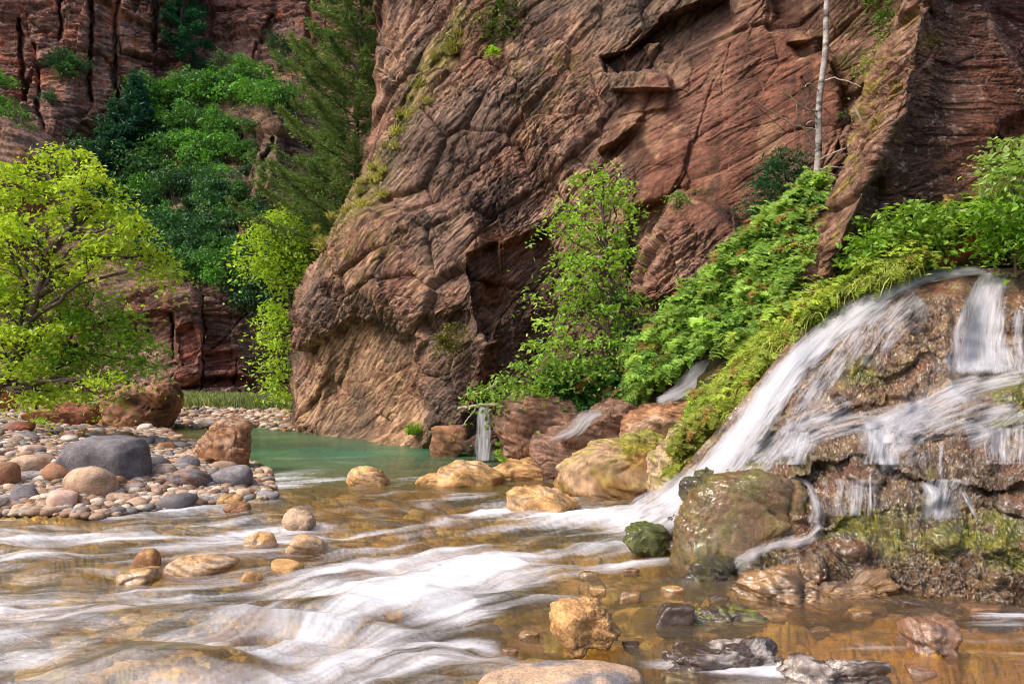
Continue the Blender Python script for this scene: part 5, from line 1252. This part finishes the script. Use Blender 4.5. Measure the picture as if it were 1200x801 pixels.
leafy_tree('shrub', 'dense green shrub filling the right edge beside the soil bank', 'shrub', [(1190, 325), (1190, 290)], 8.7,
    [(1185, 248, 32, 14), (1165, 268, 24, 12), (1200, 270, 26, 12), (1172, 282, 16, 7), (1220, 285, 30, 10), (1150, 248, 12, 8)],
    (84, 132, 28), (130, 172, 40), .07, 70, .12, 34, tr=.02)
leafy_tree('juniper_bush', 'dark blue green conifer bush beside the birch foot', 'shrub', [(925, 262), (922, 230)], 12.5,
    [(915, 180, 18, 9), (900, 198, 22, 8), (925, 200, 26, 10), (890, 214, 18, 7), (915, 218, 32, 10), (940, 190, 12, 14), (880, 240, 20, 8), (905, 240, 26, 10)],
    (24, 74, 40), (48, 104, 54), .07, 70, .12, 40, tr=.03, asp=.3)

# conifers
def conifer(name, label, bx, by, ty, Y, spread, c1, c2, lean=0, asym=None, n=64, start=.12, needle=.13, dens=1.0, group=None, tr=.16, droop=.25, ex=.8):
    base, top = PW(bx, by, Y), PW(bx + lean, ty, Y); H = top[2] - base[2]
    root = empty(name, base); tag(root, label, 'tree', group)
    tp = wiggle(base, top, 30, .01 * H); T = Tubes(); T.add(tp - base, tr, tr * .12, 9, .9)
    C, O, I = [], [], []
    for k in range(n):
        f = start + (1 - start) * (k + rp.rand()) / n
        p0 = base + (top - base) * f; th = k * 2.4 + rp.uniform(-.4, .4)
        R = spread * (1 - f) ** ex * rp.uniform(.65, 1.15) + .12
        if asym: R *= 1 + asym * -math.cos(th)
        if R < .05: continue
        d = np.array((math.cos(th), math.sin(th), 0)); m = 14; t = np.linspace(0, 1, m)[:, None]
        pth = p0 + d * R * t + np.array((0, 0, 1)) * (R * (.35 * t - (droop + .15) * t ** 2 + .22 * t ** 4))
        T.add(pth - base, tr * .22 * (1 - f) + .008, .004, 5)
        side = np.array((-d[1], d[0], 0)); q = max(8, int(R * 22 * dens))
        tt = rp.uniform(.12, 1, q) ** .8; w = R * .42 * (1 - tt) * .9 + .12; u = rp.uniform(-1, 1, q)
        c0 = p0 + d * R * tt[:, None] + np.array((0, 0, 1)) * (R * (.35 * tt - (droop + .15) * tt ** 2 + .22 * tt ** 4))[:, None]
        mrep = 7; s_ = np.linspace(0, 1, mrep)
        for z in s_:
            c = c0 + side * (u * w * z)[:, None] + d * (np.abs(u) * w * .5 * z)[:, None] + np.array((0, 0, .25)) * (z * w * ru(-.6, 1.2, q))[:, None] + rp.normal(size=(q, 3)) * needle * .25
            c = c + rp.normal(size=(q, 3)) * needle * .35 * np.array((1, 1, 1.6)); C.append(c); O.append(np.repeat(d[None], q, 0) + side * np.sign(u)[:, None] * .8); I.append(np.full(q, k * 7))
    C = np.concatenate(C); O = unit(np.concatenate(O)); I = np.concatenate(I)
    V = leaves(C - base, needle, up=.45, asp=.3, out=O, outk=.75)
    link('crown', leafmesh('crown', V, leafcol(len(C), I, c1, c2)), M['needle'], root); T.build('trunk', M['bark'], root)
    return root
conifer('conifer_tree', 'tall feathery conifer in front of the corner of the great wall', 412, 330, -60, 22.5, 2.45, (60, 94, 42), (130, 152, 80), lean=12, asym=.4, n=135, start=.05, needle=.10, dens=2.4, tr=.13, ex=.5, droop=.05)
conifer('conifer_tree', 'dark conifer behind the lower part of the tall feathery conifer', 392, 350, 140, 24.5, 1.9, (50, 92, 48), (92, 130, 60), asym=.3, n=60, needle=.16, dens=1.3, tr=.1)
conifer('conifer_tree', 'dark conifer standing alone on the slope below the far cliff top', 214, 112, -90, 63, 3.0, (34, 92, 60), (60, 124, 74), n=56, start=.16, needle=.3, dens=1.1, ex=.9, tr=.2)
conifer('conifer_tree', 'short bluish conifer in the shaded gully of the far slope', 160, 196, 88, 56, 2.6, (34, 78, 62), (54, 104, 74), n=44, start=.05, needle=.36, dens=.8, tr=.15)
conifer('conifer_tree', 'broad dark conifer at the bottom of the gully beside the blue one', 135, 215, 118, 55, 2.4, (26, 66, 46), (50, 96, 56), n=36, start=.05, needle=.36, dens=.8, tr=.15)

# shrubs on the far slope: a few grown, the rest copied
def shrub_proto(k, c1, c2, ls=.2, flat=.35):
    cl = []
    for j in range(9):
        a = rp.uniform(0, 6.28); r = rp.uniform(.1, .8)
        cl.append((np.array((math.cos(a) * r, math.sin(a) * r * .8, rp.uniform(.25, 1.0))), np.array((.5, .45, .28)) * rp.uniform(.6, 1.1)))
    p, o_, ids, subs = clump_points(cl, 13, .17, 22, flat=flat)
    V = leaves(p, ls * .62, up=.5, asp=.6, out=o_, outk=.4)
    mc_ = leafmesh('foliage', V, leafcol(len(p), ids, c1, c2)); mc_.materials.append(M['leafr'])
    T = Tubes()
    for c, r in cl: T.add(wiggle((0, 0, -.3), c, 8, .1), .03, .01, 5)
    mt = mkmesh('stem', np.concatenate(T.V), np.concatenate(T.F), np.full((T.n, 3), .1)); mt.materials.append(M['bark'])
    return mc_, mt
PRO = {'bright': [shrub_proto(i, (74, 136, 40), (112, 164, 60)) for i in range(3)], 'mid': [shrub_proto(i, (56, 106, 46), (96, 142, 60)) for i in range(3)],
       'dark': [shrub_proto(i, (36, 80, 46), (66, 110, 58)) for i in range(3)], 'grey': [shrub_proto(i, (84, 112, 78), (112, 136, 88)) for i in range(2)]}
def place_shrub(px, py, Y, size, kind, label, group, name='shrub', tall=1.0):
    root = empty(name, PW(px, py, Y)); tag(root, label, 'shrub', group)
    f, t = PRO[kind][rp.randint(len(PRO[kind]))]
    link('foliage', f, None, root); link('stem', t, None, root)
    root.scale = (size, size, size * tall); root.rotation_euler = (0, 0, rp.uniform(0, 6.28))
WORDS = {'bright': 'bright green', 'mid': 'mid green', 'dark': 'dark green', 'grey': 'grey green'}
def band(pts_fn, n, kinds, s0, s1, where, off=.6, Dfn=None, tall=1.0):
    pts = [pts_fn(k / n) for k in range(n)]
    ox, oy = sorted(p[0] for p in pts), sorted(p[1] for p in pts)
    for px, py in pts:
        kind = kinds[rp.randint(len(kinds))]
        Y = float((Dfn or Dfar)(np.array([px]), np.array([py]))[0]) - off
        sz = rp.uniform(s0, s1); f_ = (sz - s0) / (s1 - s0); wd = 'large' if f_ > .66 else ('small' if f_ < .33 else 'middling')
        side = ('left', 'middle', 'right')[min(2, ox.index(px) * 3 // n)]; hi = 'higher' if oy.index(py) * 2 < n else 'lower'
        place_shrub(px, py, Y, sz, kind, f'{wd} {WORDS[kind]} shrub {where}, {hi} {side}', f'{WORDS[kind]} shrubs {where}', tall=tall)
ru = rp.uniform
band(lambda f: (175 + 170 * f + ru(-6, 6), 128 - 18 * math.sin(f * 3) + ru(-10, 12)), 26, ['bright', 'bright', 'mid'], 1.3, 2.1, 'along the top of the far wooded slope')
band(lambda f: (ru(165, 260), ru(140, 240)), 36, ['mid', 'bright', 'mid'], 1.1, 1.9, 'scattered over the middle of the far slope')
band(lambda f: (ru(255, 300), ru(140, 200)), 9, ['mid', 'bright', 'mid'], .8, 1.4, 'beside the rock rib of the far slope')
band(lambda f: (ru(90, 165), ru(180, 250)), 22, ['dark', 'dark', 'mid'], 1.3, 2.1, 'in the shaded gully of the far slope')
band(lambda f: (ru(150, 262), ru(235, 320)), 36, ['dark', 'mid', 'dark'], 1.2, 1.9, 'low on the far slope above the dark lower wall')
band(lambda f: (ru(215, 280), ru(300, 345)), 10, ['mid', 'bright', 'mid'], 1.0, 1.6, 'on the rim of the dark lower wall')
band(lambda f: (ru(285, 345), ru(290, 370)), 12, ['dark', 'dark', 'mid'], .8, 1.3, 'in the dark corner beside the great wall')
band(lambda f: (ru(300, 372), ru(30, 130)), 10, ['grey', 'mid', 'dark'], .8, 1.4, 'on ledges of the far cliff near the tall conifer')
band(lambda f: (ru(262, 300), ru(200, 275)), 12, ['grey', 'mid', 'dark'], .7, 1.3, 'around the rock ribs of the far slope')
band(lambda f: (ru(58, 100), ru(70, 130)), 6, ['mid', 'dark'], .8, 1.3, 'clinging to the jointed far cliff')
for px, py, s_ in ((-4, 128, 1.1), (14, 150, 1.2), (4, 100, .9), (26, 160, .9)):
    place_shrub(px, py, 37, s_ * .8, 'bright', 'bright green shrub on the tilted outcrop at the left edge', 'bright shrubs on the tilted outcrop')
for px, py, s_, kd, lb in ((148, 20, .9, 'dark', 'small dark shrub high on the far cliff near the lone conifer'), (258, 78, 1.2, 'grey', 'grey green shrub at the base of the pale cliff block'), (285, 82, 1.0, 'bright', 'bright shrub below the orange cliff streak')):
    place_shrub(px, py, 62, s_, kd, lb, None)
# tufts on the mossy edge of the great wall
def tuft_mesh(c1, c2, n=160, droop=.5, h=1.0):
    th = rp.uniform(0, 6.28, n); sp = rp.uniform(.2, .9, n); L_ = rp.uniform(.5, 1, n) * h
    d = np.stack([np.cos(th) * sp, np.sin(th) * sp, 1 - sp * .5], -1); d = unit(d)
    s = unit(np.cross(d, rp.normal(size=(n, 3)))) * .03
    b = rp.normal(size=(n, 3)) * np.array((.18, .18, .02)); mid = b + d * L_[:, None] * .55; tip = b + d * L_[:, None] - np.array((0, 0, 1)) * (droop * L_ * sp)[:, None]
    V = np.stack([b - s, b + s, mid + s * .8, mid - s * .8, mid - s * .8, mid + s * .8, tip + s * .1, tip - s * .1], 1).reshape(-1, 4, 3)
    return leafmesh('grass_tuft', V, np.repeat(leafcol(n, np.arange(n), c1, c2), 2, 0))
TU = [tuft_mesh((132, 132, 54), (176, 168, 90)) for _ in range(3)] + [tuft_mesh((110, 150, 40), (160, 190, 60)) for _ in range(2)]
for t_ in TU: t_.materials.append(M['leafr'])
def tuft(px, py, Y, s, k, label, group=None):
    o = bpy.data.objects.new('grass_tuft', TU[k]); COL.objects.link(o); o.location = PW(px, py, Y); o.scale = (s, s, s); o.rotation_euler = (ru(-.3, .3) + .5, ru(-.3, .3), ru(0, 6.28))
    tag(o, label, 'grass tuft', group)
line = catmull([(550, 20), (520, 60), (498, 95), (482, 130), (462, 170), (440, 205), (420, 240), (396, 275), (378, 300)], 46)
for i_, a in enumerate(line):
    x, y = a + rp.normal(size=2) * (9, 9); s_ = ru(.2, .42)
    tuft(x, y + 4, float(Dmid(np.array([x]), np.array([y]))[0]) - .12, s_, rp.randint(3), ('long' if s_ > .31 else 'short') + ' dry olive grass tuft on the ' + ('upper', 'middle', 'lower')[min(2, i_ // 16)] + ' part of the mossy diagonal edge', 'grass tufts on the diagonal edge')
for x, y, k, s_, lb in ((45, 503, 4, .45, 'green grass tuft among the upper bank stones'), (163, 530, 3, .3, 'small green sprig right of the slate grey boulder'), (60, 470, 3, .8, 'yellow green grass at the foot of the tree'), (85, 474, 0, .7, 'dry grass tuft under the tree'), (100, 470, 3, .7, 'tall grass tuft left of the huge dark boulder'),
                     (485, 508, 4, .4, 'small green plant at the foot of the great wall'), (30, 470, 0, .6, 'straw grass tuft near the rust brown rock')):
    tuft(x, y, ground_hit(x, y) if x < 300 else 16.4, s_, k, lb)
for x, y, s_ in ((583, 532, .12), (588, 540, .14), (584, 522, .1)):
    tuft(x, y, 11.4, s_, 4, 'green tuft hugging the rock beside the straight fall', 'green tufts beside the straight fall')

# grass strip at the foot of the far wall
n = 16000; px = ru(150, 350, n); Yg = ru(31, 39, n); X = (px - 600) / F * Yg
gz, _ = ground_base(X, Yg)
hh = ru(.3, .75, n) * (.7 + .5 * pn(np.stack([X * .5, Yg * .5, X * 0], -1))); lean = rp.normal(size=(n, 2)) * .12
b = np.stack([X, Yg, gz], -1); w = np.stack([np.full(n, .035), np.zeros(n), np.zeros(n)], -1); tip = b + np.stack([lean[:, 0], lean[:, 1], hh], -1)
V = np.stack([b - w, b + w, tip + w * .2, tip - w * .2], 1)
tag(link('grass', leafmesh('grass', V, leafcol(n, (X * 2).astype(int) % 200 + 5, (84, 104, 44), (136, 142, 66))), M['leafr']), 'strip of tall grass at the foot of the far dark wall', 'grass', kind='stuff')

# ferns and herbs on the slope behind the falls
def frond_field(name, label, n, region_fn, Dfn, flen, c1, c2, lift=.12, dirw=(-.55, -.5, -.15), leaf=.027, k=12, width=.32):
    P0 = []; pxs = []
    while len(pxs) < n:
        x, y = region_fn()
        if segdist(np.array([x]), np.array([y]), [(850, 420), (828, 434), (806, 452), (780, 466)])[0] > 20: pxs.append((x, y))
    q = np.array(pxs); Y = Dfn(q[:, 0], q[:, 1]) - np.abs(rp.normal(size=n)) * lift; b = PW(q[:, 0], q[:, 1], Y)
    tuftn = (pn(b * 2.3) + .5 * pn(b * 6)); keep = tuftn > -.32; b = b[keep]; tuftn = tuftn[keep]; n = len(b)
    b = b - np.array((0, 1, -.3)) * (np.clip(tuftn, -.3, .5)[:, None] * .5)
    d = unit(np.array(dirw) + rp.normal(size=(n, 3)) * .38); L_ = flen * ru(.6, 1.3, n)
    up = np.array((0, -.25, 1.0)); pts, sd = [], []
    t = np.linspace(0.05, 1, k)
    s = unit(np.cross(d, up))
    C, O = [], []
    for tt in t:
        c = b + d * (L_ * tt)[:, None] + up * (L_ * (.55 * tt - .75 * tt * tt))[:, None]
        for sg in (-1, 1):
            C.append(c + s * sg * (L_ * width * .5 * (1 - tt * .85))[:, None]); O.append(s * sg + d * .5)
    C = np.stack(C, 1).reshape(-1, 3); O = unit(np.stack(O, 1).reshape(-1, 3))
    m_ = len(C)
    nrm = unit(np.array((0, -.5, .8)) + rp.normal(size=(m_, 3)) * .3); dd = unit(O - (O * nrm).sum(-1, keepdims=True) * nrm); ss = np.cross(nrm, dd)
    Ll = leaf * np.repeat(np.exp(.45 * rp.normal(size=n)), 2 * k)[:, None] * ru(.8, 1.2, (m_, 1)); V = np.stack([C - dd * Ll, C + ss * Ll * .42, C + dd * Ll, C - ss * Ll * .42], 1)
    tt_ = np.clip(.5 + tuftn, 0, 1)[:, None]; col = (srgb(*c1) * (1 - tt_) + srgb(*c2) * tt_) * ru(.6, 1.25, (n, 1))
    dry = ru(0, 1, n) < .06; col[dry] = srgb(150, 116, 60) * ru(.7, 1.2, (int(dry.sum()), 1))
    return link(name, leafmesh(name, V, np.repeat(col, 2 * k, 0)), M['leaf'])
def inreg(poly):
    xs = [a for a, _ in poly]; ys = [b for _, b in poly]
    def f():
        while True:
            x, y = ru(min(xs), max(xs)), ru(min(ys), max(ys))
            if inpoly(np.array([x]), np.array([y]), poly)[0]: return x, y
    return f
tag(frond_field('undergrowth', '', 4600, inreg([(790, 560), (818, 470), (850, 400), (930, 350), (1000, 320), (1060, 292), (1085, 306), (1060, 318), (1030, 328), (990, 350), (955, 380), (925, 405), (893, 442), (862, 480), (835, 512), (808, 548)]),
    Dslope, .24, (104, 138, 34), (184, 198, 74), lift=.3), 'yellow green ferns cascading beside the main chute', 'ferns', kind='stuff')
tag(frond_field('undergrowth', '', 4000, inreg([(735, 460), (745, 405), (800, 345), (860, 285), (920, 232), (960, 205), (985, 235), (960, 290), (930, 345), (935, 355), (860, 400), (825, 460), (800, 480)]),
    Dslope, .26, (70, 124, 40), (166, 196, 80), lift=.35, leaf=.032), 'mixed green herbs on the slope left of the buttress', 'herbs', kind='stuff')
tag(frond_field('undergrowth', '', 3400, inreg([(935, 352), (970, 318), (1000, 290), (1050, 262), (1100, 240), (1200, 215), (1290, 200), (1560, 200), (1560, 300), (1175, 298), (1160, 265), (1100, 280), (1085, 298), (1000, 325)]),
    Dslope, .22, (100, 148, 36), (176, 204, 70), lift=.2), 'green herbs growing over the bank under the buttress', 'herbs', kind='stuff')
tag(frond_field('undergrowth', '', 1900, inreg([(640, 478), (650, 450), (740, 430), (820, 430), (815, 470), (790, 478), (700, 482)]),
    lambda x, y: 12.7 + 0 * x, .28, (26, 72, 22), (74, 124, 40), lift=.3, leaf=.045), 'dark green ferns above the layered boulder', 'ferns', kind='stuff')
tag(frond_field('undergrowth', '', 450, inreg([(790, 560), (800, 500), (835, 470), (840, 500), (815, 545)]),
    lambda x, y: 8.9 + 0 * x, .16, (112, 124, 34), (168, 172, 70), lift=.3, leaf=.02), 'fine mossy grass hanging over the tan slab', 'moss', kind='stuff')

n = 9000
f_ = inreg([(800, 545), (830, 470), (870, 420), (940, 362), (1010, 325), (1060, 300), (1085, 312), (1040, 328), (990, 345), (955, 372), (925, 398), (893, 436), (862, 474), (838, 504), (812, 545)])
q = np.array([f_() for _ in range(n)]); b = PW(q[:, 0], q[:, 1], Dslope(q[:, 0], q[:, 1]) - .15 - np.abs(rp.normal(size=n)) * .25)
L_ = ru(.12, .32, n)[:, None]; dd = unit(np.array((-.5, -.45, -.35)) + rp.normal(size=(n, 3)) * .3); up = np.array((0, 0, .35)) * L_; ss = unit(np.cross(dd, rp.normal(size=(n, 3)))) * .006
V = np.stack([b - ss, b + ss, b + dd * L_ * .5 + up * .5 + ss, b + dd * L_ * .5 + up * .5 - ss, b + dd * L_ * .5 + up * .5 - ss, b + dd * L_ * .5 + up * .5 + ss, b + dd * L_, b + dd * L_ - ss * .2], 1).reshape(-1, 4, 3)
tag(link('grass', leafmesh('grass', V, np.repeat(leafcol(n, np.arange(n), (130, 150, 50), (206, 206, 110)), 2, 0)), M['leafr']), 'long pale grass blades hanging among the yellow green ferns', 'grass', kind='stuff')

# birch, driftwood
bt = empty('birch_tree', PW(955, 225, 11.6)); tag(bt, 'bare slender birch with pale banded bark against the red wall', 'tree')
b0 = PW(955, 225, 11.6); T = Tubes()
T.add(catmull([PW(955, 225, 11.6), PW(959, 180, 11.6), PW(960, 120, 11.6), PW(967, 60, 11.55), (PW(969, 0, 11.5)), PW(974, -60, 11.4), PW(976, -200, 11.3)], 60) - b0, .054, .036, 12)
T.build('trunk', M['birch'], bt)
T = Tubes()
for a in ([(957, 175), (945, 155), (935, 140), (933, 118)], [(956, 152), (930, 146), (905, 132), (885, 118)], [(958, 140), (952, 130), (945, 122), (940, 105)], [(960, 130), (945, 128), (925, 112), (900, 94)],
          [(963, 98), (975, 92), (995, 96), (1010, 102)], [(957, 190), (970, 182), (985, 176), (1000, 170)], [(956, 200), (972, 196), (990, 196)], [(962, 110), (950, 98), (942, 102)], [(959, 145), (950, 142), (944, 147)]):
    pa = catmull([PW(x, y, 11.6 - .12 * i) for i, (x, y) in enumerate(a)], 16) + rp.normal(size=(16, 3)) * .006
    T.add(pa - b0, .016, .005, 5)
T.build('twig', M['dead'], bt)
for lb, paths in (('forked pale dead branch sticking out beside the straight fall', ([(612, 470), (596, 478), (580, 470), (565, 474), (555, 480), (546, 480)], [(565, 474), (560, 486), (570, 470)])),
                  ('long bleached driftwood branch reaching over the straight fall', ([(598, 462), (592, 470), (578, 476), (560, 477), (540, 477)], [(556, 478), (548, 488), (538, 502)])),):
    pass
db = empty('dead_branch', PW(600, 470, 12.4)); tag(db, 'bleached forked dead branch reaching over the straight fall', 'branch'); b0 = PW(600, 470, 12.4); T = Tubes()
for a, r0, r1 in (([(606, 458), (596, 470), (582, 474), (566, 474), (550, 477), (536, 478)], .045, .022), ([(558, 477), (550, 488), (540, 502)], .018, .008), ([(583, 442), (580, 450), (572, 455), (562, 460), (546, 462)], .035, .014), ([(596, 468), (590, 456), (583, 442)], .03, .025)):
    T.add(catmull([PW(x, y, 12.4) for x, y in a], 24) + rp.normal(size=(24, 3)) * .006 - b0, r0, r1, 8)
T.build('wood', M['dead'], db)
hb = empty('hanging_branch', PW(1010, 125, 11.0)); tag(hb, 'curved grey dead stem hanging beside the mossy crest', 'branch'); b0 = PW(1010, 125, 11.0); T = Tubes()
T.add(catmull([PW(x, y, 10.6) for x, y in ((1000, 124), (1008, 138), (1012, 152), (1008, 168))], 20) - b0, .02, .01, 7)
T.build('wood', M['dead'], hb)
